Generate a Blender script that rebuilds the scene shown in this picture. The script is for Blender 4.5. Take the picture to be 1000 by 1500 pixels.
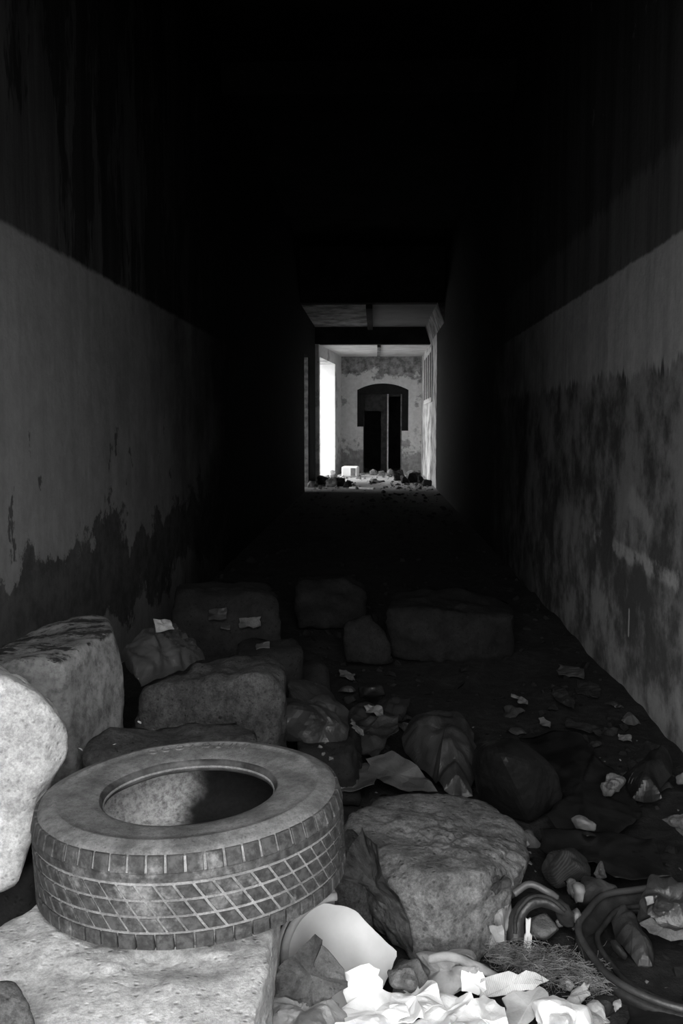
import bpy, bmesh, math, random
import numpy as np
from mathutils import Vector, Matrix, Euler, noise as mn

for o in list(bpy.data.objects):
    bpy.data.objects.remove(o)
SC = bpy.context.scene
COL = SC.collection
PI = math.pi

# ------------------------------------------------------------------ camera
F = 1458.0                                     # focal length in pixels of the 1000x1500 frame
CAM = Vector((0.0, 0.0, 1.3))
PITCH = math.atan(128 / F)
YAW = math.atan(50 / F)
cd = bpy.data.cameras.new('camera')
cam = bpy.data.objects.new('camera', cd)
COL.objects.link(cam)
cd.sensor_fit = 'VERTICAL'
cd.sensor_height = 36.0
cd.lens = 36.0 * F / 1500
cd.clip_start = 0.02
cam.location = CAM
cam.rotation_euler = Euler((PI / 2 - PITCH, 0, YAW))
SC.camera = cam
ROT = cam.rotation_euler.to_matrix()

# ------------------------------------------------------------------ sky and exposure
SKY = 10.5
wd = bpy.data.worlds.new('overcast_sky')
SC.world = wd
wd.use_nodes = True
bg = wd.node_tree.nodes['Background']
bg.inputs[0].default_value = (1, 1, 1, 1)
bg.inputs[1].default_value = SKY
SC.view_settings.view_transform = 'Standard'
SC.view_settings.look = 'None'
SC.view_settings.gamma = 1.0
SC.view_settings.use_curve_mapping = False
SC.view_settings.exposure = 0.0


def portal(name, loc, rot, sx, sy):
    # sky portal: guides the sky's own light through an opening, gives off no light itself
    l = bpy.data.lights.new(name, 'AREA')
    l.shape = 'RECTANGLE'
    l.size = sx
    l.size_y = sy
    l.cycles.is_portal = True
    o = bpy.data.objects.new(name, l)
    COL.objects.link(o)
    o.location = loc
    o.rotation_euler = rot
    return o


EX0, EX1, EZ = -0.80, 0.70, 2.70               # the entrance opening; the photographer stands just outside it
EY = 0.32                                      # inner face of the entrance wall
portal('sky_portal_entrance', ((EX0 + EX1) / 2, EY - 0.2, EZ / 2), (PI / 2, 0, 0), EX1 - EX0, EZ)
portal('sky_portal_side_opening', (-2.0, 24.4, 1.45), (0, -PI / 2, 0), 2.9, 3.6)

portal('sky_portal_side_room', (-4.3, 19.6, 1.6), (0, -PI / 2, 0), 2.2, 1.8)


def ray(px, py):
    d = ROT @ Vector(((px - 500) / F, -(py - 750) / F, -1.0))
    return d


def P(px, py, Y=None, z=None, X=None):
    d = ray(px, py)
    if Y is not None:
        t = Y / d.y
    elif z is not None:
        t = (z - CAM.z) / d.z
    else:
        t = X / d.x
    return CAM + d * t


# ------------------------------------------------------------------ materials
class NT:
    def __init__(self, name):
        self.m = bpy.data.materials.new(name)
        self.m.use_nodes = True
        self.nt = self.m.node_tree
        self.b = self.nt.nodes['Principled BSDF']
        tc = self.nt.nodes.new('ShaderNodeTexCoord')
        self.co = tc.outputs['Object']
        sp = self.nt.nodes.new('ShaderNodeSeparateXYZ')
        self.nt.links.new(self.co, sp.inputs[0])
        self.x, self.y, self.z = sp.outputs

    def _in(self, sock, v):
        if hasattr(v, 'is_linked') or hasattr(v, 'node'):
            self.nt.links.new(v, sock)
        else:
            sock.default_value = v

    def vec(self, sx, sy, sz, off=(0, 0, 0)):
        n = self.nt.nodes.new('ShaderNodeMapping')
        self.nt.links.new(self.co, n.inputs[0])
        n.inputs['Scale'].default_value = (sx, sy, sz)
        n.inputs['Location'].default_value = off
        return n.outputs[0]

    def noise(self, scale, detail=5, rough=0.6, vec=None, off=0.0):
        n = self.nt.nodes.new('ShaderNodeTexNoise')
        n.noise_dimensions = '4D'
        n.inputs['W'].default_value = off
        self.nt.links.new(vec or self.co, n.inputs['Vector'])
        n.inputs['Scale'].default_value = scale
        n.inputs['Detail'].default_value = detail
        n.inputs['Roughness'].default_value = rough
        return n.outputs['Fac']

    def vor(self, scale, vec=None, feature='F1'):
        n = self.nt.nodes.new('ShaderNodeTexVoronoi')
        n.feature = feature
        self.nt.links.new(vec or self.co, n.inputs['Vector'])
        n.inputs['Scale'].default_value = scale
        return n.outputs['Distance']

    def math(self, op, a, b=0.0, c=0.0):
        n = self.nt.nodes.new('ShaderNodeMath')
        n.operation = op
        self._in(n.inputs[0], a)
        self._in(n.inputs[1], b)
        self._in(n.inputs[2], c)
        return n.outputs[0]

    def add(self, a, b): return self.math('ADD', a, b)
    def mul(self, a, b): return self.math('MULTIPLY', a, b)

    def step(self, v, lo, hi, a=0.0, b=1.0):
        n = self.nt.nodes.new('ShaderNodeMapRange')
        n.interpolation_type = 'SMOOTHSTEP'
        self._in(n.inputs[0], v)
        n.inputs[1].default_value = lo
        n.inputs[2].default_value = hi
        n.inputs[3].default_value = a
        n.inputs[4].default_value = b
        return n.outputs[0]

    def mix(self, f, a, b):
        n = self.nt.nodes.new('ShaderNodeMix')
        n.data_type = 'FLOAT'
        self._in(n.inputs[0], f)
        self._in(n.inputs[2], a)
        self._in(n.inputs[3], b)
        return n.outputs[0]

    def done(self, val, rough=0.9, bump=None, strength=0.4, dist=0.01, spec=0.3):
        self.nt.links.new(val, self.b.inputs['Base Color']) if not isinstance(val, float) else None
        if isinstance(val, float):
            self.b.inputs['Base Color'].default_value = (val, val, val, 1)
        self._in(self.b.inputs['Roughness'], rough)
        self.b.inputs['Specular IOR Level'].default_value = spec
        if bump is not None:
            n = self.nt.nodes.new('ShaderNodeBump')
            n.inputs['Strength'].default_value = strength
            n.inputs['Distance'].default_value = dist
            self.nt.links.new(bump, n.inputs['Height'])
            self.nt.links.new(n.outputs[0], self.b.inputs['Normal'])
        return self.m


def simple(name, c1, c2, scale=6.0, rough=0.9, bump=0.35, bscale=40.0, spec=0.3, dist=0.008, speck=0.0):
    t = NT(name)
    n = t.noise(scale, 7, 0.65)
    v = t.step(n, 0.32, 0.68, c1, c2)
    if speck:
        s = t.noise(scale * 7, 4, 0.7, off=3.0)
        v = t.mul(v, t.step(s, 0.3, 0.62, 1 - speck, 1 + speck * 0.3))
    b = t.noise(bscale, 5, 0.7, off=5.0)
    if speck:
        f = t.noise(scale * 28, 3, 0.8, off=8.0)
        v = t.mul(v, t.step(f, 0.3, 0.7, 1 - speck * 0.7, 1 + speck * 0.5))
        pit = t.vor(scale * 9)
        v = t.mul(v, t.step(pit, 0.08, 0.22, 1 - speck * 0.8, 1.0))
        b = t.add(b, t.mul(t.step(pit, 0.05, 0.3), 0.5))
    return t.done(v, rough, b, bump, dist, spec)


M = {}
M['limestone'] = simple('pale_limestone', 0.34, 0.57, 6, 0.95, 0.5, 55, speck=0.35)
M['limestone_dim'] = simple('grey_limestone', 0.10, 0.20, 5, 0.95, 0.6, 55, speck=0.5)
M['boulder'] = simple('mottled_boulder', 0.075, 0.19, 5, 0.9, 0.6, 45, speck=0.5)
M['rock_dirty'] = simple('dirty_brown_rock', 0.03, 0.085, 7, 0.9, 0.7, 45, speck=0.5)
M['rock_dark'] = simple('dark_shaded_rock', 0.007, 0.019, 6, 0.85, 0.6, 40, speck=0.4)  # shade of the far stones painted in; also serves dark rubble
M['dust_rubber'] = simple('dust_caked_rubber', 0.15, 0.30, 14, 0.95, 0.4, 90, speck=0.3)
M['rubber'] = simple('worn_black_rubber', 0.045, 0.17, 30, 0.75, 0.4, 120, speck=0.3)
M['rubber_side'] = simple('dusty_sidewall_rubber', 0.08, 0.19, 11, 0.85, 0.25, 80, speck=0.3)
M['rubber_black'] = simple('black_rubber', 0.01, 0.03, 20, 0.55, 0.3, 60)
M['bead'] = simple('pale_scuffed_bead', 0.1, 0.5, 25, 0.8, 0.3, 90)
M['ceramic'] = simple('off_white_ceramic', 0.46, 0.56, 6, 0.35, 0.1, 30, 0.4)
M['ceramic_edge'] = simple('grimy_ceramic_rim', 0.14, 0.36, 9, 0.6, 0.3, 50)
M['paper_white'] = simple('white_paper', 0.78, 0.88, 4, 0.9, 0.2, 30)
M['paper_grey'] = simple('greyed_paper', 0.16, 0.34, 8, 0.9, 0.3, 30)
M['cardboard'] = simple('faded_cardboard', 0.34, 0.55, 9, 0.9, 0.3, 50)
M['cloth_mid'] = simple('grimy_cloth', 0.06, 0.15, 9, 0.95, 0.5, 120, speck=0.3)
M['cloth_dark'] = simple('dark_cloth', 0.012, 0.03, 9, 0.95, 0.5, 120)
M['dark_scrap'] = simple('black_rough_scrap', 0.008, 0.04, 14, 0.7, 0.9, 40)  # rough black tone for the tattered scraps and the strip's seam
M['plastic_dark'] = simple('dark_plastic_film', 0.018, 0.05, 8, 0.42, 0.4, 18, 0.5, 0.01)
M['plastic_black'] = simple('black_plastic_bag', 0.006, 0.014, 8, 0.4, 0.3, 14, 0.4, 0.01)
M['plastic_grey'] = simple('dusty_grey_plastic', 0.05, 0.10, 8, 0.45, 0.4, 18, 0.5, 0.01)
M['wood_pale'] = simple('pale_split_wood', 0.5, 0.7, 20, 0.9, 0.3, 60)
M['twig'] = simple('dry_twig', 0.05, 0.1, 20, 0.9, 0.3, 60)
M['straw'] = simple('dry_straw', 0.04, 0.26, 30, 0.9, 0.1, 60)
M['foil'] = simple('dull_foil', 0.12, 0.25, 18, 0.5, 0.8, 50, 0.5)
M['enamel'] = simple('white_enamel', 0.8, 0.88, 4, 0.5, 0.05, 20)
M['dark_panel'] = simple('dark_panel', 0.03, 0.2, 5, 0.6, 0.1, 20)
M['wood_dark'] = simple('dark_weathered_wood', 0.012, 0.035, 8, 0.85, 0.4, 30)
M['black_wall'] = simple('soot_dark_plaster', 0.02, 0.05, 3, 0.95, 0.3, 20)
M['chip_mid'] = simple('rubble_chip', 0.06, 0.22, 9, 0.95, 0.4, 40)
M['outside'] = simple('dry_ground', 0.10, 0.16, 2, 0.95, 0.4, 20)


def rubber_mat():
    t = NT('worn_black_rubber')
    g = t.nt.nodes.new('ShaderNodeNewGeometry')
    n = t.noise(9, 6, 0.7, g.outputs['Position'])
    f = t.noise(60, 4, 0.7, g.outputs['Position'], 2.0)
    v = t.mix(t.step(n, 0.54, 0.70), t.step(f, 0.35, 0.65, 0.025, 0.07), t.step(f, 0.3, 0.7, 0.10, 0.26))
    return t.done(v, 0.75, f, 0.4, 0.004, 0.3)


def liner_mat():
    t = NT('dusty_shaded_liner')
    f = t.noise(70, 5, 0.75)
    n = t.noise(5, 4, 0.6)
    d = t.add(t.x, t.mul(t.add(n, -0.5), 0.25))  # dust on the left; the right painted black for its shade
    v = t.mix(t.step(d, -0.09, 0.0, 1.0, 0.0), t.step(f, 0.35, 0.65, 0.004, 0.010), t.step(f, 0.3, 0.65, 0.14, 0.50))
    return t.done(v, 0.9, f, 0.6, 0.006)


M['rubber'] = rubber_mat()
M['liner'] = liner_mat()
M['bead'] = simple('black_tyre_bead', 0.012, 0.10, 14, 0.6, 0.3, 90)


def lichen_mat():
    t = NT('lichened_limestone')
    n = t.noise(5, 7, 0.65)
    v = t.step(n, 0.3, 0.7, 0.10, 0.21)
    v = t.mul(v, t.step(t.noise(35, 4, 0.7, off=3.0), 0.3, 0.62, 0.5, 1.15))
    g = t.nt.nodes.new('ShaderNodeNewGeometry')
    sp = t.nt.nodes.new('ShaderNodeSeparateXYZ')
    t.nt.links.new(g.outputs['Normal'], sp.inputs[0])
    l = t.noise(1.0, 6, 0.75, t.vec(9, 22, 9), 6.0)
    m = t.mul(t.step(l, 0.47, 0.54), t.step(sp.outputs[2], 0.45, 0.75))
    v = t.mix(m, v, 0.012)
    return t.done(v, 0.95, t.noise(50, 5, 0.7, off=5.0), 0.6, 0.008)


M['lichen'] = lichen_mat()


def film(name, c, rough, alpha):
    t = NT(name)
    t.done(c, rough, t.noise(16, 4), 0.5, 0.01, 0.6)
    t.b.inputs['Alpha'].default_value = alpha
    return t.m


M['clear_film'] = film('cloudy_clear_film', 0.06, 0.22, 0.72)


def corr():
    t = NT('corrugated_cardboard')
    w = t.math('SINE', t.mul(t.add(t.x, t.mul(t.y, 0.4)), 1400.0))
    n = t.noise(10, 5)
    v = t.mul(t.step(n, 0.3, 0.7, 0.4, 0.62), t.step(w, -1, 1, 0.82, 1.0))
    return t.done(v, 0.9, w, 0.25, 0.002)


M['corrugated'] = corr()


def knit():
    t = NT('ribbed_dark_fabric')
    w = t.math('SINE', t.mul(t.add(t.x, t.mul(t.z, -0.7)), 1000.0))
    n = t.noise(10, 5)
    v = t.mul(t.step(n, 0.3, 0.7, 0.015, 0.04), t.step(w, -1, 1, 0.7, 1.1))
    return t.done(v, 0.95, w, 0.4, 0.002)


M['ribbed'] = knit()


# capsule-shaped mark in the wall plane (y, z), 0 on its axis
def seg(t, a, b, warp, amp=0.05):
    (ay, az), (by, bz) = a, b
    dy, dz = by - ay, bz - az
    L2 = dy * dy + dz * dz
    yy = t.add(t.y, t.mul(t.add(warp, -0.5), amp))
    zz = t.add(t.z, t.mul(t.add(warp, -0.5), -amp))
    u = t.math('DIVIDE', t.add(t.mul(t.add(yy, -ay), dy), t.mul(t.add(zz, -az), dz)), L2)
    u = t.math('MINIMUM', t.math('MAXIMUM', u, 0.0), 1.0)
    ey = t.add(yy, t.mul(t.add(t.mul(u, dy), ay), -1.0))
    ez = t.add(zz, t.mul(t.add(t.mul(u, dz), az), -1.0))
    return t.math('SQRT', t.add(t.mul(ey, ey), t.mul(ez, ez)))


def wall_right_mat():
    t = NT('stained_two_tone_plaster')
    big = t.noise(1.3, 6, 0.6)
    fine = t.noise(9, 7, 0.7, off=2)
    streak = t.noise(1.0, 5, 0.65, t.vec(3, 7, 0.55), off=1)
    jag = t.noise(1.0, 4, 0.75, t.vec(2, 6.5, 1.0), off=7)
    base = t.mul(0.44, t.step(streak, 0.3, 0.7, 0.82, 1.12))
    base = t.mul(base, t.step(fine, 0.35, 0.65, 0.9, 1.08))
    # damp band with jagged top
    top = t.add(t.z, t.mul(t.add(jag, -0.5), 0.42))
    dampm = t.step(top, 1.53, 1.57, 1.0, 0.0)
    patch = t.noise(2.4, 8, 0.68, off=4)
    low = t.step(t.add(t.z, t.mul(t.add(big, -0.5), 1.1)), 0.5, 1.05, 0.42, 0.30)
    damp = t.mul(low, t.step(patch, 0.40, 0.60, 0.28, 1.0))
    v = t.mix(dampm, base, damp)
    # scraped marks
    a = P(872, 785, X=1.23); b = P(925, 815, X=1.23); c = P(990, 852, X=1.23)
    s1 = t.math('MINIMUM', seg(t, (a.y, a.z), (b.y, b.z), fine, 0.1), seg(t, (b.y, b.z), (c.y, c.z), fine, 0.1))
    v = t.mix(t.mul(t.step(s1, 0.02, 0.055, 1.0, 0.0), t.step(patch, 0.38, 0.5)), v, 0.55)
    a = P(921, 895, X=1.23); b = P(920, 930, X=1.23)
    v = t.mix(t.step(seg(t, (a.y, a.z), (b.y, b.z), fine, 0.03), 0.008, 0.016, 1.0, 0.0), v, 0.6)
    a = P(925, 730, X=1.23); b = P(950, 768, X=1.23)
    v = t.mix(t.mul(t.step(seg(t, (a.y, a.z), (b.y, b.z), fine, 0.15), 0.02, 0.09, 1.0, 0.0), 0.6), v, 0.5)
    # dark upper paint over the dado
    zz = t.add(t.z, t.mul(t.add(fine, -0.5), 0.05))
    um = t.step(zz, 2.065, 2.085)
    up = t.mul(t.step(streak, 0.3, 0.7, 0.075, 0.14), t.step(t.add(zz, t.mul(t.add(jag, -0.5), 0.3)), 2.42, 2.5, 1.0, 0.55))
    v = t.mix(um, v, up)
    peel = t.step(t.noise(3.5, 8, 0.7, off=9), 0.6, 0.63)
    v = t.mix(t.mul(peel, t.step(t.z, 2.7, 3.2)), v, 0.16)
    # light falloff painted in as near-black, then pale bare plaster in the far bay
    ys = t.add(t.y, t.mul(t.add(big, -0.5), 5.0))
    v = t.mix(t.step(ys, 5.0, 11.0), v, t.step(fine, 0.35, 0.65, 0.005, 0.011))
    v = t.mix(t.step(t.add(t.y, t.mul(t.add(patch, -0.5), 1.0)), 20.3, 20.6), v, t.step(patch, 0.35, 0.6, 0.14, 0.5))
    h = t.add(t.mul(patch, 0.6), t.mul(fine, 0.5))
    return t.done(v, 0.9, h, 0.45, 0.03, 0.06)


def wall_left_mat():
    t = NT('flaking_two_tone_plaster')
    big = t.noise(1.3, 6, 0.6, off=11)
    fine = t.noise(9, 7, 0.7, off=12)
    streak = t.noise(1.0, 5, 0.65, t.vec(3, 7, 0.55), off=13)
    patch = t.noise(2.6, 9, 0.7, off=14)
    base = t.mul(0.28, t.step(streak, 0.3, 0.7, 0.88, 1.07))
    base = t.mul(base, t.step(fine, 0.35, 0.65, 0.9, 1.08))
    # flaked-off patches, most of them low on the wall
    zz = t.add(t.z, t.mul(t.add(patch, -0.5), 1.7))
    lowm = t.mul(t.step(zz, 0.72, 0.78, 1.0, 0.0), t.step(zz, 0.25, 0.32))
    v = t.mix(lowm, base, t.step(fine, 0.35, 0.65, 0.07, 0.12))
    fl = t.noise(1.0, 8, 0.62, t.vec(3, 5, 3), off=16)
    flm = t.mul(t.step(fl, 0.635, 0.65), t.step(t.z, 1.25, 1.5, 1.0, 0.0))
    v = t.mix(flm, v, 0.1)
    u = t.add(t.z, t.mul(t.add(fine, -0.5), 0.06))
    um = t.step(u, 2.03, 2.06)
    jag = t.noise(1.0, 5, 0.7, t.vec(2, 3, 0.8), off=17)
    up = t.mul(t.step(streak, 0.3, 0.7, 0.035, 0.085), t.step(jag, 0.48, 0.52, 1.0, 0.4))
    v = t.mix(um, v, up)
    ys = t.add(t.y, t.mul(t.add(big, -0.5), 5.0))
    v = t.mix(t.step(ys, 4.2, 9.5), v, t.step(fine, 0.35, 0.65, 0.006, 0.012))  # deeper stretch painted near-black for the daylight's falloff
    h = t.add(t.mul(patch, 0.6), t.mul(fine, 0.5))
    return t.done(v, 0.9, h, 0.45, 0.03, 0.06)


def far_plaster(name, c, dark, zlo, zhi, off=0.0):
    t = NT(name)
    patch = t.noise(1.5, 8, 0.66, off=21 + off)
    fine = t.noise(8, 7, 0.7, off=22)
    v = t.mul(c, t.step(fine, 0.3, 0.7, 0.85, 1.1))
    hi = t.mul(t.step(t.add(t.z, t.mul(t.add(patch, -0.5), 2.4)), zhi, zhi + 0.12), t.step(t.noise(5, 6, 0.7, off=33), 0.35, 0.6, 0.55, 1.0))
    lo = t.step(t.add(t.z, t.mul(t.add(patch, -0.5), 4.5)), zlo + 0.2, zlo + 0.5, 1.0, 0.0)
    pt = t.step(patch, 0.55, 0.59)
    m = t.math('MAXIMUM', t.math('MAXIMUM', hi, t.mul(lo, 0.75)), t.mul(pt, 0.7))
    v = t.mix(m, v, t.mul(dark, t.step(fine, 0.35, 0.65, 0.6, 1.5)))
    return t.done(v, 0.9, t.add(patch, t.mul(fine, 0.4)), 0.5, 0.03)


M['wall_right'] = wall_right_mat()
M['wall_left'] = wall_left_mat()
M['far_wall'] = far_plaster('peeling_pale_plaster', 0.55, 0.14, 0.35, 2.62)
M['far_side'] = far_plaster('pale_side_plaster', 0.6, 0.2, 0.2, 3.3, 5)
M['ceil_dark'] = simple('dark_ceiling', 0.012, 0.03, 2, 0.95, 0.4, 12, 0.05)  # even near-black tone for the high ceiling, portal wall and beams
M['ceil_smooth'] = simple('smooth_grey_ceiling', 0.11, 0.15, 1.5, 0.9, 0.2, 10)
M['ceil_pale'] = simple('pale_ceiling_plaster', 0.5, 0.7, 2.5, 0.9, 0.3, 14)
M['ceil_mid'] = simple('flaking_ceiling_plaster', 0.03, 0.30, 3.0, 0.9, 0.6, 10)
M['soot_black'] = simple('soot_black_masonry', 0.004, 0.012, 6, 0.95, 0.5, 14)
M['white_reveal'] = simple('whitewashed_reveal', 0.75, 0.85, 3, 0.9, 0.2, 14)


def dirt():
    t = NT('trampled_dirt')
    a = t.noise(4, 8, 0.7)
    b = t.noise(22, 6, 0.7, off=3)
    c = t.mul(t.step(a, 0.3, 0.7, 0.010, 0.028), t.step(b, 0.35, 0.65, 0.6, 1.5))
    far = t.step(t.y, 19.0, 21.0)  # floor painted paler here for the brightness of the lit bay
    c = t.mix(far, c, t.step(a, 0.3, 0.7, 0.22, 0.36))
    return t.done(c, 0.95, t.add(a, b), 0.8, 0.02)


M['dirt'] = dirt()


def mesh_obj(name, me, mat, parent=None):
    o = bpy.data.objects.new(name, me)
    COL.objects.link(o)
    if mat is not None and not me.materials:
        me.materials.append(M[mat] if isinstance(mat, str) else mat)
    if parent is not None:
        o.parent = parent
    return o


def bm_obj(name, bm, mat, parent=None, smooth=False, recentre=False):
    me = bpy.data.meshes.new(name)
    bmesh.ops.recalc_face_normals(bm, faces=bm.faces)
    if smooth:
        for f in bm.faces:
            f.smooth = True
    off = Vector((0, 0, 0))
    if recentre:
        cs = [v.co for v in bm.verts]
        off = Vector((sum(c.x for c in cs) / len(cs), sum(c.y for c in cs) / len(cs), min(c.z for c in cs)))
        for v in bm.verts:
            v.co -= off
    bm.to_mesh(me)
    bm.free()
    o = mesh_obj(name, me, mat, parent)
    o.location = off
    return o


def tag(o, label, cat, group=None):
    o['label'] = label
    o['category'] = cat
    if group:
        o['group'] = group
    return o


def struct(o, label=None):
    o['kind'] = 'structure'
    if label:
        o['label'] = label
    return o


def empty(name, loc=(0, 0, 0)):
    o = bpy.data.objects.new(name, None)
    o.empty_display_size = 0.05
    COL.objects.link(o)
    o.location = loc
    return o


def boxes(name, lst, mat, parent=None, bevel=0.0):
    bm = bmesh.new()
    for (x0, x1, y0, y1, z0, z1) in lst:
        r = bmesh.ops.create_cube(bm, size=1.0)
        for v in r['verts']:
            v.co = Vector((x0 + (v.co.x + .5) * (x1 - x0), y0 + (v.co.y + .5) * (y1 - y0), z0 + (v.co.z + .5) * (z1 - z0)))
    if bevel:
        bmesh.ops.bevel(bm, geom=list(bm.edges), offset=bevel, segments=2, affect='EDGES', profile=0.5)
    return bm_obj(name, bm, mat, parent)


def prism(name, poly, axis, a, b, mat, parent=None):
    """extrude a 2D polygon: axis 'Y' -> poly is (x, z); axis 'Z' -> poly is (x, y); axis 'X' -> poly is (y, z)"""
    bm = bmesh.new()

    def mk(p, t):
        if axis == 'Y': return (p[0], t, p[1])
        if axis == 'Z': return (p[0], p[1], t)
        return (t, p[0], p[1])
    lo = [bm.verts.new(mk(p, a)) for p in poly]
    hi = [bm.verts.new(mk(p, b)) for p in poly]
    bm.faces.new(lo)
    bm.faces.new(hi[::-1])
    n = len(poly)
    bm.normal_update()
    for i in range(n):
        bm.faces.new((lo[i], lo[(i + 1) % n], hi[(i + 1) % n], hi[i]))
    bm.normal_update()
    bmesh.ops.triangulate(bm, faces=bm.faces)
    return bm_obj(name, bm, mat, parent)


# ------------------------------------------------------------------ the building
XL, XR = -1.38, 1.23
YP, YB, YF = 18.3, 22.8, 27.0          # portal, beam, end wall
ZC, Z2, Z3 = 4.5, 3.5, 3.12            # ceilings


def ground_z(x, y):
    if y < 1.0:
        return 0.0
    w = min(1.0, (y - 1.0) / 0.6)
    if y > 9:
        w *= max(0.0, 1 - (y - 9) / 3)
    v = mn.noise(Vector((x * 2.3, y * 2.3, 1.7))) * 0.035 + mn.noise(Vector((x * 7, y * 7, 4.1))) * 0.015
    return (v - 0.01) * w


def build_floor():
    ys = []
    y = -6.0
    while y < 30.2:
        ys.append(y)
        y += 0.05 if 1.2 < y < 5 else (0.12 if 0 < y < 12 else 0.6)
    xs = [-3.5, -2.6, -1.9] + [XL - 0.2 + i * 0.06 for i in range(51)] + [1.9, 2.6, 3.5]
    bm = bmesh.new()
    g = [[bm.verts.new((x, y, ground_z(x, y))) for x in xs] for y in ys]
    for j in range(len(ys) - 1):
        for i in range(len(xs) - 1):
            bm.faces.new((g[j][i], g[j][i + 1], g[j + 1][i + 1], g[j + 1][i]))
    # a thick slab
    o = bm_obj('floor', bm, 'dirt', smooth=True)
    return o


struct(build_floor(), 'dark trampled dirt floor of the long passage')
# ground outdoors on both sides
struct(boxes('ground_outside', [(-14, -3.4, 14, 34, -0.3, -0.02), (-14, 14, -16, -5.9, -0.3, -0.02),
                                (-14, -3.4, -6.0, 14, -0.3, -0.02), (3.4, 14, -6.0, 34, -0.3, -0.02)], 'outside'),
       'dry ground outside the building')

T = 0.45
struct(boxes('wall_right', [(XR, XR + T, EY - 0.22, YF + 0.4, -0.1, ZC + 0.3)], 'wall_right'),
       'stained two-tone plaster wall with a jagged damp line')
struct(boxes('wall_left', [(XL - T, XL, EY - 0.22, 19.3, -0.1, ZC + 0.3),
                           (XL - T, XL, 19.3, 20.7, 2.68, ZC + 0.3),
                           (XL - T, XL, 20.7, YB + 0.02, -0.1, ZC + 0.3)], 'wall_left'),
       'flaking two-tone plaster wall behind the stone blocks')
# side room behind the doorway in the left wall, lit through its own window
struct(boxes('wall_side_room', [(-4.2, XL - T + 0.01, 18.6, 18.8, -0.1, 3.2), (-4.2, XL - T + 0.01, 22.6, 22.8, -0.1, 3.2),
                                (-4.4, -4.2, 18.6, 22.8, -0.1, 0.5), (-4.4, -4.2, 18.6, 22.8, 2.7, 3.2),
                                (-4.4, -4.2, 20.5, 22.8, 0.5, 2.7),
                                (-4.4, XL - T + 0.01, 18.6, 22.8, 3.2, 3.35)], 'far_side'),
       'plaster walls of the side room')
struct(boxes('trim_9', [(XL - T, XL - 0.02, 20.69, 20.72, 0, 2.68)], 'chip_mid'), 'pale doorway reveal in the darkened wall before the beam')  # pale slip added over the wall colour's painted shade
struct(boxes('wall_entrance', [(-3.5, EX0, EY - 0.22, EY, -0.1, ZC + 0.3), (EX1, 3.5, EY - 0.22, EY, -0.1, ZC + 0.3),
                               (EX0, EX1, EY - 0.22, EY, EZ, ZC + 0.3)], 'black_wall'),
       'entrance wall around the open doorway')
struct(boxes('ceiling', [(XL - T, XR + T, EY - 0.22, YP + 0.3, ZC, ZC + 0.3)], 'ceil_dark'), 'dark high ceiling')
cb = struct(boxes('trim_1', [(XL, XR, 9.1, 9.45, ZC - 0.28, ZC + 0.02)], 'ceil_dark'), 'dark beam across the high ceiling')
struct(boxes('wall_portal', [(XL - 0.05, XR + 0.05, YP, YP + 0.3, Z2, ZC + 0.05)], 'ceil_dark'),
       'dark wall above the lower ceiling at the passage end')
# splayed corners of the portal bay
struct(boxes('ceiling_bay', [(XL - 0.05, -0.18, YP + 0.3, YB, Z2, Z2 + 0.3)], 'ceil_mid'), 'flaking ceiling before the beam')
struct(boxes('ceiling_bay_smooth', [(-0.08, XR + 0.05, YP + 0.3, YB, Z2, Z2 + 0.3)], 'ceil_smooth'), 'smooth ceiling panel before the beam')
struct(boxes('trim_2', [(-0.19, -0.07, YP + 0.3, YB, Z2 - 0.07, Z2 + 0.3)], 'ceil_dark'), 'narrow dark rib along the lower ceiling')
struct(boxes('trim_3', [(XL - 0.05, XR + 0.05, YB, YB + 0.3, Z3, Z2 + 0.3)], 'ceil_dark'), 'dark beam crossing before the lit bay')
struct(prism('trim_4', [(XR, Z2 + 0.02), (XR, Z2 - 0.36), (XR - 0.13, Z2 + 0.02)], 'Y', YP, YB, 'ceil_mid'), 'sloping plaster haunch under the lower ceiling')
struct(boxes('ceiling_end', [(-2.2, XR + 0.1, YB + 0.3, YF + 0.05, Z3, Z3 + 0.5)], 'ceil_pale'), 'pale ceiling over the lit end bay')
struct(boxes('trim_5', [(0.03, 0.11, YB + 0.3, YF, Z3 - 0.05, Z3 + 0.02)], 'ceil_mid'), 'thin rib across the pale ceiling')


# left wall of the end bay: skewed plan, with a wide opening to the daylight
def quadwall(name, a, b, thick, z0, z1, mat, label):
    d = Vector((b[0] - a[0], b[1] - a[1]))
    n = Vector((-d.y, d.x)).normalized() * thick
    return struct(prism(name, [a, b, (b[0] + n.x, b[1] + n.y), (a[0] + n.x, a[1] + n.y)], 'Z', z0, z1, mat), label)


LA, LB = Vector((-1.30, YB)), Vector((-0.93, YF))


def lp(y):
    t = (y - LA.y) / (LB.y - LA.y)
    p = LA.lerp(LB, t)
    return (p.x, p.y)


OY0, OY1, OZ = 23.0, 25.75, 2.84
quadwall('wall_end_left', lp(YB), lp(OY0), 0.5, -0.1, Z3 + 0.3, 'far_side', 'narrow pier before the daylit opening')
quadwall('wall_end_left_far', lp(OY1), lp(YF + 0.2), 0.7, -0.1, Z3 + 0.3, 'far_side', 'pale wall strip beyond the daylit opening')
quadwall('wall_end_left_lintel', lp(OY0), lp(OY1), 0.7, OZ, Z3 + 0.3, 'far_side', 'lintel over the daylit opening')
rv = lp(OY1)
struct(boxes('trim_reveal', [(rv[0] - 0.72, rv[0] - 0.012, OY1 - 0.02, OY1 + 0.02, 0, OZ)], 'white_reveal'), 'whitewashed reveal of the daylit opening')

# end wall with the segmental arch
ax0, ax1 = P(523, 600, Y=YF).x, P(598, 600, Y=YF).x
zs = P(560, 571, Y=YF).z
zt = P(560, 561.5, Y=YF).z


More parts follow.
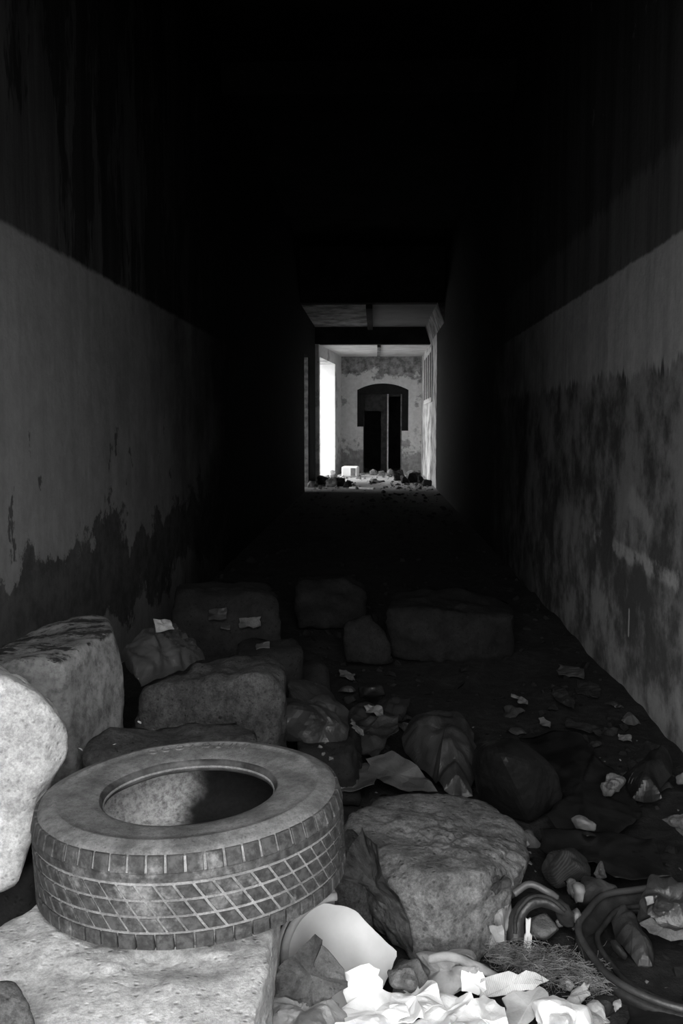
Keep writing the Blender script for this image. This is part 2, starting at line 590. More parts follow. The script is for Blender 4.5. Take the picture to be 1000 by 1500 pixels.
def arch(x0, x1, zs, zt, n=14):
    cx, hw, h = (x0 + x1) / 2, (x1 - x0) / 2, zt - zs
    R = (hw * hw + h * h) / (2 * h)
    a = math.asin(hw / R)
    return [(cx + R * math.sin(a - 2 * a * i / n), zt - R + R * math.cos(a - 2 * a * i / n)) for i in range(n + 1)]


pts = [(-2.2, -0.1), (-2.2, Z3 + 0.3), (2.0, Z3 + 0.3), (2.0, -0.1), (ax1, -0.1)] + arch(ax0, ax1, zs, zt)[0:] + [(ax0, -0.1)]
struct(prism('wall_end', pts, 'Y', YF, YF + 0.4, 'far_wall'), 'peeling pale end wall with a segmental arch')
ix0, ix1 = P(532, 600, Y=YF).x, P(588.5, 600, Y=YF).x
iz = P(560, 577, Y=YF).z
aa = arch(ax0 - 0.02, ax1 + 0.02, zs, zt + 0.02)
zl, zr = P(527, 625, Y=YF).z, P(592, 631, Y=YF).z
struct(prism('trim_6', [(ax1 + 0.02, zr)] + aa + [(ax0 - 0.02, zl), (ix0, zl), (ix0, iz), (ix1, iz), (ix1, zr)], 'Y', YF + 0.07, YF + 0.3, 'soot_black'),
       'dark bare masonry band around the arched doorway')
struct(boxes('trim_7', [(ax0 - 0.02, ix0, YF + 0.03, YF + 0.3, -0.1, zl)], 'far_wall'), 'patched plaster jamb below the dark band, beside the white box')
struct(boxes('trim_8', [(ix1, ax1 + 0.02, YF + 0.03, YF + 0.3, -0.1, zr)], 'far_wall'), 'plaster jamb below the dark band, beside the side wall')
# the door frame panel in the opening
dm = P(558, 600, Y=YF).x
dp = P(567, 600, Y=YF).x
dz = P(545, 602, Y=YF).z
d1 = struct(empty('door_1', (0, 0, 0)), 'dark timber door frame with one tall opening and a pale edge')
prism('frame_panel', [(ix0, 0), (ix0, iz), (dp, iz), (dp, 0), (dm, 0), (dm, dz), (ix0 + 0.03, dz), (ix0 + 0.03, 0)], 'Y', YF + 0.2, YF + 0.26, 'wood_dark', d1)
boxes('pale_edge', [(dp, dp + 0.035, YF + 0.12, YF + 0.26, 0, iz)], 'cardboard', d1)
boxes('top_rail', [(dp, ix1, YF + 0.2, YF + 0.26, iz - 0.06, iz)], 'wood_dark', d1)
boxes('side_post', [(ix1 - 0.03, ix1, YF + 0.14, YF + 0.26, 0, iz)], 'chip_mid', d1)
# dark room behind
struct(boxes('wall_dark_room', [(-2.2, 2.0, 30.0, 30.2, -0.1, 3.4), (-2.3, -2.2, YF + 0.4, 30.2, -0.1, 3.4), (2.0, 2.1, YF + 0.4, 30.2, -0.1, 3.4),
                                (-2.3, 2.1, YF + 0.4, 30.2, 3.3, 3.5)], 'black_wall'), 'walls of the unlit room behind the door')

# barred window in the right wall of the lit bay
wn = struct(empty('window_1', (0, 0, 0)), 'small barred dark window in the lit bay wall')
y0, y1, z0, z1 = 21.9, 25.4, 1.85, 2.95
boxes('pane', [(XR - 0.02, XR + 0.02, y0, y1, z0, z1)], 'black_wall', wn)
for k in range(5):
    yy = y0 + (y1 - y0) * k / 4
    boxes('bar', [(XR - 0.026, XR, yy - 0.09, yy + 0.09, z0, z1)], 'cardboard', wn)
for z in (z0, z1):
    boxes('rail', [(XR - 0.026, XR, y0 - 0.05, y1 + 0.05, z - 0.05, z + 0.05)], 'cardboard', wn)


# ------------------------------------------------------------------ shape makers
ICO = {}


def ico(sub):
    if sub not in ICO:
        bm = bmesh.new()
        bmesh.ops.create_icosphere(bm, subdivisions=sub, radius=1.0)
        v = np.array([x.co[:] for x in bm.verts])
        f = [[q.index for q in x.verts] for x in bm.faces]
        bm.free()
        ICO[sub] = (v, f)
    return ICO[sub]


def hull_planes(pts):
    bm = bmesh.new()
    for p in pts:
        bm.verts.new(p)
    bmesh.ops.convex_hull(bm, input=bm.verts)
    c = sum((Vector(p) for p in pts), Vector()) / len(pts)
    pl = []
    for f in bm.faces:
        f.normal_update()
        n = f.normal.copy()
        if n.length < 1e-6:
            continue
        d = n.dot(f.verts[0].co - c)
        if d < 0:
            n, d = -n, -d
        if d < 1e-5:
            continue
        for (m, e) in pl:
            if m.dot(n) > 0.995 and abs(e - d) < 0.01:
                break
        else:
            pl.append((n, d))
    bm.free()
    return c, pl


def blob(name, pts, mat, label, cat, p=26, rough=0.012, scale=7.0, seed=0, sub=5, fold=0.0, fscale=9.0, group=None, parent=None, flat=False):
    """a solid whose shape is the rounded convex hull of pts, weathered by noise; fold adds sharp creases"""
    c, pl = hull_planes(pts)
    V, Fc = ico(sub)
    N = np.array([n[:] for n, d in pl])
    D = np.array([d for n, d in pl])
    q = np.maximum(V @ N.T, 0) / D
    r = 1.0 / (np.sum(q ** p, axis=1) ** (1.0 / p))
    W = V * r[:, None]
    out = []
    o3 = Vector((seed * 13.7, seed * 7.1, seed * 3.3))
    rf = random.Random(seed + 500)
    dirs = [(Vector((rf.gauss(0, 1), rf.gauss(0, 1), rf.gauss(0, 1))).normalized(), rf.uniform(0.22, 0.95), rf.uniform(0, 5)) for _ in range(8)]
    for w, v in zip(W, V):
        x = Vector(w)
        d = 0.0
        if rough:
            s = (x + o3) * scale
            d += rough * (1.2 * mn.noise(s * 0.45) + mn.noise(s) + 0.6 * mn.noise(s * 2.3) + 0.4 * mn.noise(s * 5.1) + 0.3 * mn.noise(s * 11))
            kk = mn.voronoi(s * 0.9)[0]
            d -= rough * 1.6 * max(0.0, 0.35 - (kk[1] - kk[0]))
            d -= rough * 1.2 * max(0.0, mn.noise(s * 0.8 + Vector((9, 2, 5))) - 0.2) * 3
        if fold:
            s = (x + o3) * fscale
            s = s + mn.noise_vector(s * 0.35) * 0.45
            h = 0.0
            for dd, ff, ph in dirs:
                tt = s.dot(dd) * ff + ph
                h += (abs(tt - math.floor(tt) - 0.5) * 2 - 0.5) * 0.3 / ff
            r2 = 1 - 2.6 * abs(mn.noise(s * 1.3 + Vector((3, 1, 7))))
            d += fold * (1.0 * h + 0.25 * r2)
        out.append(Vector(w) + Vector(v) * d + c)
    zmin = min(x.z for x in out)
    off = Vector((c.x, c.y, zmin))
    me = bpy.data.meshes.new(name)
    me.from_pydata([(x - off)[:] for x in out], [], Fc)
    if not (flat or fold):
        me.shade_smooth()
    o = mesh_obj(name, me, mat, parent)
    o.location = off
    if label:
        tag(o, label, cat, group)
    return o


def rock(name, front, back, mat, label, base=None, **k):
    pts = [P(a, b, Y=y) for a, b, y in front] + [P(a, b, Y=y) for a, b, y in back]
    if base is not None:
        pts += [Vector((p.x, p.y, base)) for p in pts]
    return blob(name, pts, mat, label, k.pop('cat', 'stone'), **k)


def sheet(name, pts, mat, label, cat, amp=0.01, freq=22.0, seed=0, thick=0.0025, res=0.012, dome=None, parent=None, group=None, smooth=False):
    """a crumpled sheet with thickness spanning the 3D outline pts"""
    bm = bmesh.new()
    rj = random.Random(seed + 77)
    out = []
    for i, p in enumerate(pts):
        q = pts[(i + 1) % len(pts)]
        L = (q - p).length
        k = 2 if L > 0.03 else 1
        for j in range(k + 1):
            w = p.lerp(q, j / (k + 1))
            if j:
                w += Vector((rj.gauss(0, 1), rj.gauss(0, 1), rj.gauss(0, .6))) * L * 0.055
            out.append(w)
    pts = out
    c = sum(pts, Vector()) / len(pts)
    vs = [bm.verts.new(p) for p in pts]
    vc = bm.verts.new(c)
    for i in range(len(vs)):
        bm.faces.new((vs[i], vs[(i + 1) % len(vs)], vc))
    for _ in range(7):
        ed = [e for e in bm.edges if e.calc_length() > res]
        if not ed or len(bm.faces) > 6000:
            break
        bmesh.ops.subdivide_edges(bm, edges=ed, cuts=1)
        bmesh.ops.triangulate(bm, faces=bm.faces)
    if dome is not None:
        dv = Vector(dome)
        db = []
        for v in bm.verts:
            m = 9.0
            for i in range(len(pts)):
                a, b = pts[i], pts[(i + 1) % len(pts)]
                ab = b - a
                t = max(0.0, min(1.0, (v.co - a).dot(ab) / max(ab.length_squared, 1e-9)))
                m = min(m, (v.co - a - ab * t).length)
            db.append(m)
        dm = max(db)
        for v, m in zip(list(bm.verts), db):
            v.co += dv * (1 - (1 - m / dm) ** 2.4)
    nrm = Vector()
    for f in bm.faces:
        f.normal_update()
        nrm += f.normal * f.calc_area()
    nrm.normalize()
    if nrm.z < 0:
        nrm = -nrm
    rnd = random.Random(seed)
    dirs = []
    for k in range(6):
        a = rnd.uniform(0, PI)
        d = Vector((math.cos(a), math.sin(a), rnd.uniform(-.6, .6)))
        dirs.append((d, freq * rnd.uniform(0.5, 2.4), rnd.uniform(0, 10), rnd.uniform(0.3, 1.0)))
    for v in bm.verts:
        h = 0.0
        warp = mn.noise(v.co * freq * 0.5 + Vector((seed, 0, 0))) * 0.8
        for d, f, ph, a in dirs:
            t = v.co.dot(d) * f / 2 + ph + warp
            t = abs(t - math.floor(t) - 0.5) * 2
            h += (t - 0.5) * a / f * freq
        h = h * amp * 0.45 + mn.noise(v.co * freq * 2.2) * amp * 0.3
        v.co += nrm * h
    g = bmesh.ops.extrude_face_region(bm, geom=list(bm.faces), use_keep_orig=True)
    for v in g['geom']:
        if isinstance(v, bmesh.types.BMVert):
            v.co -= nrm * thick
    o = bm_obj(name, bm, mat, parent, smooth=smooth, recentre=True)
    if label:
        tag(o, label, cat, group)
    return o


def tube(name, pts, radii, mat, parent=None, seg_=10, closed=False, flatten=1.0, noise_amp=0.0, seed=0):
    n = len(pts)
    bm = bmesh.new()
    rings = []
    up = Vector((0, 0, 1))
    for i in range(n):
        a = pts[(i - 1) % n] if (closed or i > 0) else pts[i]
        b = pts[(i + 1) % n] if (closed or i < n - 1) else pts[i]
        t = (b - a).normalized()
        s = t.cross(up)
        if s.length < 1e-3:
            s = Vector((1, 0, 0))
        s.normalize()
        u = s.cross(t).normalized()
        r = radii[i] if isinstance(radii, (list, tuple)) else radii
        ring = []
        for k in range(seg_):
            an = 2 * PI * k / seg_
            rr = r
            if noise_amp:
                rr += noise_amp * mn.noise(pts[i] * 30 + Vector((k, seed, 0)))
            ring.append(bm.verts.new(pts[i] + s * math.cos(an) * rr + u * math.sin(an) * rr * flatten))
        rings.append(ring)
    m = n if closed else n - 1
    for i in range(m):
        A, B = rings[i], rings[(i + 1) % n]
        for k in range(seg_):
            bm.faces.new((A[k], A[(k + 1) % seg_], B[(k + 1) % seg_], B[k]))
    if not closed:
        bm.faces.new(rings[0][::-1])
        bm.faces.new(rings[-1])
    return bm_obj(name, bm, mat, parent, smooth=True)


def curve(ctrl, n=24):
    """Catmull-Rom through ctrl"""
    c = [ctrl[0] * 2 - ctrl[1]] + list(ctrl) + [ctrl[-1] * 2 - ctrl[-2]]
    out = []
    for i in range(1, len(c) - 2):
        for k in range(n):
            t = k / n
            p0, p1, p2, p3 = c[i - 1], c[i], c[i + 1], c[i + 2]
            out.append(0.5 * ((2 * p1) + (p2 - p0) * t + (2 * p0 - 5 * p1 + 4 * p2 - p3) * t * t + (3 * p1 - p0 - 3 * p2 + p3) * t ** 3))
    out.append(ctrl[-1])
    return out


def onz(lst, z):
    return [P(a, b, z=z) for a, b in lst]


# ------------------------------------------------------------------ the big stones
ZS = 0.372
top = onz([(52, 1333), (398, 1352), (388, 1420), (372, 1530), (-60, 1560), (-60, 1400)], ZS) + [Vector((-0.19, 2.12, ZS)), Vector((-0.60, 2.15, ZS - 0.02))]
cc = sum(top, Vector()) / len(top)
bot = [Vector((cc.x + (p.x - cc.x) * 0.86, cc.y + (p.y - cc.y) * 0.99, 0.0)) for p in top]
blob('limestone_slab', top + bot, 'limestone', 'broad pale limestone slab with the old tyre lying on it', 'stone', p=70, rough=0.008, scale=9, seed=2, sub=6)

rock('limestone_block', [(0, 988, 1.98), (42, 1000, 2.0), (72, 1036, 2.02), (97, 1064, 2.06), (98, 1105, 2.08), (42, 1195, 2.02), (38, 1240, 2.0), (28, 1292, 2.0), (0, 1313, 1.98), (-130, 1010, 1.95), (-130, 1310, 1.95)],
     [(0, 975, 2.3), (-100, 980, 2.3), (60, 1020, 2.3), (70, 1090, 2.3), (30, 1240, 2.3), (-120, 1240, 2.3)], 'limestone', 'upright pale limestone block leaning beside the tyre',
     p=60, rough=0.009, scale=9, seed=3, sub=5)
blob('limestone_footing', [Vector((x, y, z)) for x in (-1.25, -0.74) for y in (2.06, 2.36) for z in (0, 0.335)], 'rock_dark',
     'shadowed stone carrying the upright pale block', 'stone', p=26, rough=0.01, seed=31, sub=5)  # near-black colour paints in the shade of the gap
rock('lichened_block', [(0, 972, 2.42), (92, 966, 2.46), (166, 920, 2.72), (184, 990, 2.76), (182, 1058, 2.72), (108, 1104, 2.46), (-60, 985, 2.42)],
     [(0, 943, 2.85), (100, 899, 2.95), (158, 902, 2.95), (176, 960, 2.9)], 'lichen', 'tall grey block with dark lichen on its sloping top',
     base=0.0, p=80, rough=0.010, scale=8, seed=4, sub=6)
top = onz([(140, 1062), (190, 1056), (352, 1055), (374, 1062), (376, 1082), (250, 1100), (122, 1105), (128, 1085)], 0.47)
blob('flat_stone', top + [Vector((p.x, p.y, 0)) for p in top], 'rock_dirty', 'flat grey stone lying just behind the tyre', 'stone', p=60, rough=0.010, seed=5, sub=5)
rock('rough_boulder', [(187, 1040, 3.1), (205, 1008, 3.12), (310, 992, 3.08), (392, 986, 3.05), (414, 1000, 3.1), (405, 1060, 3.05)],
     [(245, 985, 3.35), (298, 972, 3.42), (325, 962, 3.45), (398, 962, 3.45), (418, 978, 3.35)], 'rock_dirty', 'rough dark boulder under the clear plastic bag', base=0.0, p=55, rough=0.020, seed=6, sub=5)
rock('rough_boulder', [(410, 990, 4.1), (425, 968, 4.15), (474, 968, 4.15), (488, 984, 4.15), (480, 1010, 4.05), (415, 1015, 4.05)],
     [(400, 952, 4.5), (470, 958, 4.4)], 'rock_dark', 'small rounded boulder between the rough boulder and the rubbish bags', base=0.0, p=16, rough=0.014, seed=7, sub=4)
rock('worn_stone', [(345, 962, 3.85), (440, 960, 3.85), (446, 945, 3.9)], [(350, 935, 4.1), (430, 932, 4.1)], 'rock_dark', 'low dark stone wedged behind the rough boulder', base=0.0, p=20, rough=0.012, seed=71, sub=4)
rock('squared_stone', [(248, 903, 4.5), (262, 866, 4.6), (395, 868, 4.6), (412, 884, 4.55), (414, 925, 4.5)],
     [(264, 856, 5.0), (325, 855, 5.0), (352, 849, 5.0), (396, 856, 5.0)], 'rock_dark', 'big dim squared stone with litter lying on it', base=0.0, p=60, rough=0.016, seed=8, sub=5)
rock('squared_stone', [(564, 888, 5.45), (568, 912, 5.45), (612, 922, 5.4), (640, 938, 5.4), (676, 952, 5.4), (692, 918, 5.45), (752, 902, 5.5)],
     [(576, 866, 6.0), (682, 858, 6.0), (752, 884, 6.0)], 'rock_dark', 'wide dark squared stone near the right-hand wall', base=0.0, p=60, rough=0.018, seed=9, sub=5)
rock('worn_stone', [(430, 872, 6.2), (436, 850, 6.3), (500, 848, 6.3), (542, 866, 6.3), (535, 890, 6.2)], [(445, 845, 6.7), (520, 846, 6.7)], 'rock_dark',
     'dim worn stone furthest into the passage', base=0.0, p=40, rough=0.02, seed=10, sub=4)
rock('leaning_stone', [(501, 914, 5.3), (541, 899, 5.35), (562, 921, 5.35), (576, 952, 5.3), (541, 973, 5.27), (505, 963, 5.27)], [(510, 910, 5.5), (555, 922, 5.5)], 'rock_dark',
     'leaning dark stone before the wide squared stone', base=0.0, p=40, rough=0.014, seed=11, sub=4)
# the boulder in front
pts = [P(*a[:2], Y=a[2]) for a in [(500, 1205, 2.62), (560, 1160, 2.85), (640, 1158, 2.88), (700, 1166, 2.85), (756, 1190, 2.75), (776, 1222, 2.65), (786, 1262, 2.5), (765, 1290, 2.42),
                                   (575, 1292, 2.32), (640, 1282, 2.3), (712, 1276, 2.33), (500, 1245, 2.5), (525, 1275, 2.42)]]
pts += onz([(562, 1355), (605, 1408), (660, 1416), (702, 1405), (700, 1370), (715, 1310)], 0.0) + [Vector((-0.10, 2.65, 0)), Vector((0.42, 2.8, 0))]
blob('front_boulder', pts, 'boulder', 'large grey boulder beside the tyre, above the broken basin', 'stone', p=45, rough=0.016, scale=7, seed=12, sub=6)
blob('dark_wedge_stone', [P(478, 1215, Y=2.45), P(520, 1205, Y=2.55), P(540, 1240, Y=2.5), P(500, 1300, Y=2.42), P(480, 1300, Y=2.42), P(470, 1240, Y=2.45)]
     + [Vector((-0.12, 2.42, 0)), Vector((0.0, 2.42, 0)), Vector((-0.1, 2.6, 0)), Vector((0.0, 2.55, 0))], 'rock_dirty', 'stone wedge propping up the tyre beside the large boulder', 'stone', p=20, rough=0.015, seed=13, sub=5)
blob('corner_stone', [P(a, b, Y=y) for a, b, y in [(-40, 1440, 1.42), (20, 1432, 1.46), (48, 1462, 1.44), (62, 1510, 1.4), (60, 1560, 1.38), (-60, 1560, 1.36), (0, 1440, 1.5), (-40, 1470, 1.5)]],
     'rock_dirty', 'dark rounded stone lying on the corner of the pale slab', 'stone', p=10, rough=0.006, seed=14, sub=4)


# ------------------------------------------------------------------ the tyre
def build_tyre():
    t = empty('old_tyre', (0, 0, 0))
    tag(t, 'worn dusty car tyre lying flat on the pale slab', 'tyre')
    prof = [(.3112, .058), (.303, .086), (.300, .093), (.290, .099), (.276, .1015), (.270, .1045), (.264, .1045), (.261, .1015), (.245, .102),
            (.225, .1005), (.200, .097), (.182, .0925), (.178, .0885), (.1765, .086), (.175, .080), (.173, .073), (.175, .066), (.182, .065), (.196, .072), (.218, .082), (.245, .09), (.266, .088), (.282, .076), (.290, .05), (.2925, .02)]
    low = [(r, -z) for r, z in prof[::-1]]
    prof = prof + low
    NS = 112
    bm = bmesh.new()
    rings = []
    for k in range(NS):
        a = 2 * PI * k / NS
        ring = []
        for (r, z) in prof:
            w = 0.0015 * mn.noise(Vector((math.cos(a) * 3, math.sin(a) * 3, z * 8)))
            ring.append(bm.verts.new(((r + w) * math.cos(a), (r + w) * math.sin(a), z + w)))
        rings.append(ring)
    n = len(prof)
    for k in range(NS):
        A, B = rings[k], rings[(k + 1) % NS]
        for i in range(n):
            f = bm.faces.new((A[i], B[i], B[(i + 1) % n], A[(i + 1) % n]))
            # material by zone
            if 1 <= i <= 10 or n - 12 <= i <= n - 3:
                f.material_index = 1
            elif 11 <= i <= 15 or n - 17 <= i <= n - 13:
                f.material_index = 2
            elif 16 <= i <= n - 18:
                f.material_index = 3
    me = bpy.data.meshes.new('carcass')
    bmesh.ops.recalc_face_normals(bm, faces=bm.faces)
    for f in bm.faces:
        f.smooth = True
    bm.to_mesh(me)
    bm.free()
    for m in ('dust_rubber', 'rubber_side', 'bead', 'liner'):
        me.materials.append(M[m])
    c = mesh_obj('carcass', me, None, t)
    c['label'] = 'dust-caked tyre carcass with grey sidewall'
    N = 56
    da = 2 * PI / N

    def block(name, z0, z1, a0, a1, sh, r0=.300, r1=.3148, taper=0.0):
        """one tread piece: angle a0..a1 at its lower edge, sheared by sh at its upper edge"""
        bm = bmesh.new()
        S = 3
        rows = []
        for (r, ins) in ((r0, 0.0), (r1 - .002, 0.0), (r1, .0016)):
            for (z, s, sg) in ((z0, 0.0, 1), (z1, sh, -1)):
                row = []
                for k in range(S + 1):
                    u = k / S
                    a = a0 + (a1 - a0) * u + s + (ins / .31) * (1 - 2 * u)
                    rr = r - taper * (1 if sg < 0 else 0)
                    row.append(bm.verts.new((rr * math.cos(a), rr * math.sin(a), z + sg * ins)))
                rows.append(row)
        for lv in (0, 2):
            A, B, C, D = rows[lv], rows[lv + 1], rows[lv + 2], rows[lv + 3]
            for k in range(S):
                bm.faces.new((A[k], A[k + 1], C[k + 1], C[k]))
                bm.faces.new((B[k], D[k], D[k + 1], B[k + 1]))
            bm.faces.new((A[0], C[0], D[0], B[0]))
            bm.faces.new((A[S], B[S], D[S], C[S]))
        A, B = rows[4], rows[5]
        for k in range(S):
            bm.faces.new((A[k], A[k + 1], B[k + 1], B[k]))
            bm.faces.new((rows[0][k], rows[1][k], rows[1][k + 1], rows[0][k + 1]))
        o = bm_obj(name, bm, 'rubber', t)
        return o

    def ringof(o, name, count=N):
        for k in range(1, count):
            d = o.copy()
            COL.objects.link(d)
            d.parent = t
            d.rotation_euler = (0, 0, k * da)

    g = 0.0055 / .31
    shr = -da * 0.45
    zz = [(.0085, .0345), (-.0235, .0025), (-.0555, -.0295)]
    off = 0.0
    for (z0, z1) in zz[::-1]:
        o = block('tread_block', z0, z1, off + g / 2, off + da - g / 2, shr)
        ringof(o, 'tread_block')
        off += shr * 1.2
    o = block('shoulder_lug', .058, .090, 0.18 * da, 0.18 * da + da - g * .9, 0.0, taper=.0075)
    ringof(o, 'shoulder_lug')
    o = block('shoulder_lug', -.091, -.062, 0.4 * da, 0.4 * da + da - g * .6, 0.0)
    ringof(o, 'shoulder_lug')
    # continuous rib below the upper lugs
    bm = bmesh.new()
    rr = []
    for k in range(96):
        a = 2 * PI * k / 96
        rr.append([bm.verts.new((r * math.cos(a), r * math.sin(a), z)) for r, z in ((.299, .0405), (.3125, .0405), (.3142, .042), (.3138, .0578), (.312, .0592), (.299, .0592))])
    for k in range(96):
        A, B = rr[k], rr[(k + 1) % 96]
        for i in range(6):
            bm.faces.new((A[i], B[i], B[(i + 1) % 6], A[(i + 1) % 6]))
    bm_obj('tread_rib', bm, 'rubber', t, smooth=False)
    tube('bead_ridge', [Vector((.1752 * math.cos(2 * PI * k / 90), .1752 * math.sin(2 * PI * k / 90), .0765)) for k in range(90)], .0032, 'dust_rubber', t, 6, closed=True)
    # faint raised letter outlines on the sidewall, worn past reading
    bm = bmesh.new()

    def bar(a, r, w, l, ang=0.0):
        m = Matrix.Rotation(a, 4, 'Z') @ Matrix.Translation((r, 0, .1022)) @ Matrix.Rotation(ang, 4, 'Z') @ Matrix.Diagonal((l, w, .004, 1))
        bmesh.ops.create_cube(bm, size=1.0, matrix=m)

    def ring_(a, r, R):
        for k in range(14):
            an = 2 * PI * k / 14
            m = Matrix.Rotation(a, 4, 'Z') @ Matrix.Translation((r + R * math.cos(an), R * .8 * math.sin(an), .1022)) @ Matrix.Rotation(an, 4, 'Z') @ Matrix.Diagonal((.0018, R * .5, .004, 1))
            bmesh.ops.create_cube(bm, size=1.0, matrix=m)
    a0 = math.radians(118)
    for i, kind in enumerate('OOOVDEIH'):
        a = a0 - i * math.radians(7.2)
        if kind == 'O':
            ring_(a, .246, .012)
        elif kind == 'D':
            ring_(a, .246, .011)
            bar(a + .035, .246, .0018, .024)
        elif kind == 'V':
            bar(a - .012, .246, .0018, .026, .3)
            bar(a + .02, .246, .0018, .026, -.3)
        else:
            bar(a - .02, .246, .0018, .026)
            bar(a + .02, .246, .0018, .026)
            if kind == 'E':
                bar(a, .234, .012, .0018)
    o = bm_obj('raised_lettering', bm, 'rubber_side', t)
    o['label'] = 'faint raised letter outlines'
    t.location = (P(281, 1238, Y=1.95).x, 1.95, 0.478)
    t.scale = (.985, .985, .92)
    t.rotation_euler = Euler((math.radians(0.5), math.radians(-2.6), math.radians(2)))
    return t


build_tyre()

# ------------------------------------------------------------------ broken white basin
def basin():
    t = empty('broken_basin')
    tag(t, 'broken off-white ceramic basin leaning against the large boulder', 'basin')
    c = P(503, 1404, Y=2.17)
    R0 = 0.132
    # frame: axis towards the camera, up and a little to the right
    ax = Vector((0.22, -0.78, 0.60)).normalized()
    ux = Vector((1, 0, 0)) - ax * ax.x
    ux.normalize()
    uy = ax.cross(ux)

    def rmax(a):
        # broken along the right: straight chips
        d = math.degrees(a) % 360
        prof = [(0, .120), (8, .130), (22, .111), (38, .102), (52, .1005), (62, .103), (72, .110), (85, .114), (100, .118), (120, R0), (180, R0), (240, R0), (300, .11), (340, .11), (360, .120)]
        for (a0, r0), (a1, r1) in zip(prof, prof[1:]):
            if a0 <= d <= a1:
                return r0 + (r1 - r0) * (d - a0) / (a1 - a0)
        return R0

    def dep(r):
        return -0.035 + 0.035 * (r / R0) ** 3
    NA, NR = 72, 12

    def shell(off, lo, hi):
        pass
    bm = bmesh.new()
    front, back = [], []
    for i in range(NA):
        a = 2 * PI * i / NA
        rm = rmax(a)
        fr, bk = [], []
        for k in range(1, NR + 1):
            r = rm * k / NR
            q = c + ux * r * math.cos(a) + uy * r * math.sin(a)
            fr.append(bm.verts.new(q + ax * dep(r)))
            bk.append(bm.verts.new(q + ax * (dep(r) - .012)))
        front.append(fr)
        back.append(bk)
    cf = bm.verts.new(c + ax * dep(0))
    cb_ = bm.verts.new(c + ax * (dep(0) - .012))
    for i in range(NA):
        j = (i + 1) % NA
        bm.faces.new((cf, front[i][0], front[j][0]))
        bm.faces.new((cb_, back[j][0], back[i][0]))
        for k in range(NR - 1):
            bm.faces.new((front[i][k], front[i][k + 1], front[j][k + 1], front[j][k]))
            bm.faces.new((back[i][k], back[j][k], back[j][k + 1], back[i][k + 1]))
        bm.faces.new((front[i][-1], back[i][-1], back[j][-1], front[j][-1]))
    o = bm_obj('bowl', bm, 'ceramic', t)
    for f in o.data.polygons:
        f.use_smooth = True
    o.data.set_sharp_from_angle(angle=math.radians(40))
    # two rounded mouldings left on the unbroken side
    for (rr, dd, ra) in ((R0 + .004, -.004, .010), (R0 + .013, -.022, .012), (R0 + .005, -.042, .014)):
        pts = []
        for k in range(30):
            a = math.radians(98 + 125 * k / 29)
            pts.append(c + ux * rr * math.cos(a) + uy * rr * math.sin(a) + ax * dd)
        tube('rim_moulding', pts, ra, 'ceramic_edge', t, 10)
    return t


basin()

# ------------------------------------------------------------------ papers, cloths and rubbish at the front
def S(name, px, z, mat, label, cat, **k):
    """sheet outline: (px, py) on height z, or (px, py, height)"""
    pts = [P(q[0], q[1], z=(q[2] if len(q) > 2 else z)) for q in px]
    return sheet(name, pts, mat, label, cat, **k)


S('folded_cloth', [(395, 1462, .06), (400, 1425, .10), (430, 1400, .15), (460, 1369, .19), (480, 1392, .17), (503, 1421, .14), (510, 1445, .08), (470, 1470, .07), (430, 1475, .05)], 0, 'cloth_mid',
  'pointed grimy cloth folded in front of the broken basin', 'cloth', amp=.028, freq=18, seed=4, thick=.004)
blob('crumpled_rag', onz([(385, 1500), (395, 1462), (470, 1452), (500, 1470), (505, 1520), (400, 1530)], 0.02) + onz([(410, 1470), (480, 1462), (470, 1510)], .08), 'paper_grey',
     'pale crumpled rag below the pointed cloth', 'cloth', p=10, rough=.006, fold=.03, fscale=22, seed=5, sub=5)
S('paper_scrap', [(508, 1470, .03), (505, 1425, .10), (540, 1411, .13), (556, 1420, .12), (560, 1450, .06), (552, 1480, .03)], 0, 'paper_white', 'smooth white paper curl standing against the basin', 'paper', amp=.008, freq=10, seed=6)
blob('paper_wad', onz([(558, 1462), (556, 1425), (590, 1410), (612, 1425), (616, 1448), (600, 1462)], .02) + onz([(565, 1420), (600, 1416), (605, 1440)], .09), 'cloth_mid',
     'dark crumpled wad between the paper curl and the boulder', 'paper', p=12, rough=.005, fold=.035, fscale=20, seed=7, sub=5)
blob('crumpled_bag', onz([(612, 1440), (618, 1418), (640, 1402), (690, 1410), (735, 1432), (690, 1450), (640, 1452)], .02) + onz([(630, 1402), (668, 1403), (690, 1420)], .08), 'paper_grey',
     'grey crumpled paper bag under the foot of the large boulder', 'bag', p=12, rough=.005, fold=.04, fscale=18, seed=8, sub=5)
tube('rolled_paper', curve([P(628, 1404, z=.09), P(662, 1401, z=.10), P(690, 1412, z=.08), P(722, 1430, z=.05), P(738, 1437, z=.03)], 8), .011, 'paper_grey', None, 8, noise_amp=.006)
tag(bpy.data.objects['rolled_paper'], 'long twisted roll of paper at the foot of the boulder', 'paper')
S('cardboard_scrap', [(676, 1452, .03), (676, 1421, .07), (706, 1424, .07), (712, 1450, .05), (700, 1458, .03)], 0, 'paper_white', 'small white card leaning on the corrugated cardboard', 'card', amp=.006, freq=12, seed=9)
S('corrugated_cardboard', [(702, 1464, .03), (704, 1434, .06), (745, 1422, .075), (784, 1424, .07), (804, 1436, .06), (770, 1450, .045), (735, 1458, .035)], 0, 'corrugated',
  'ribbed piece of corrugated cardboard at the edge of the straw', 'cardboard', amp=.006, freq=10, seed=10, thick=.005)
S('cardboard_scrap', [(735, 1460, .04), (790, 1442, .05), (802, 1452, .05), (800, 1475, .03), (770, 1500, .03), (745, 1500, .03)], 0, 'cardboard', 'flat faded card below the corrugated cardboard', 'card', amp=.012, freq=9, seed=11, thick=.004)
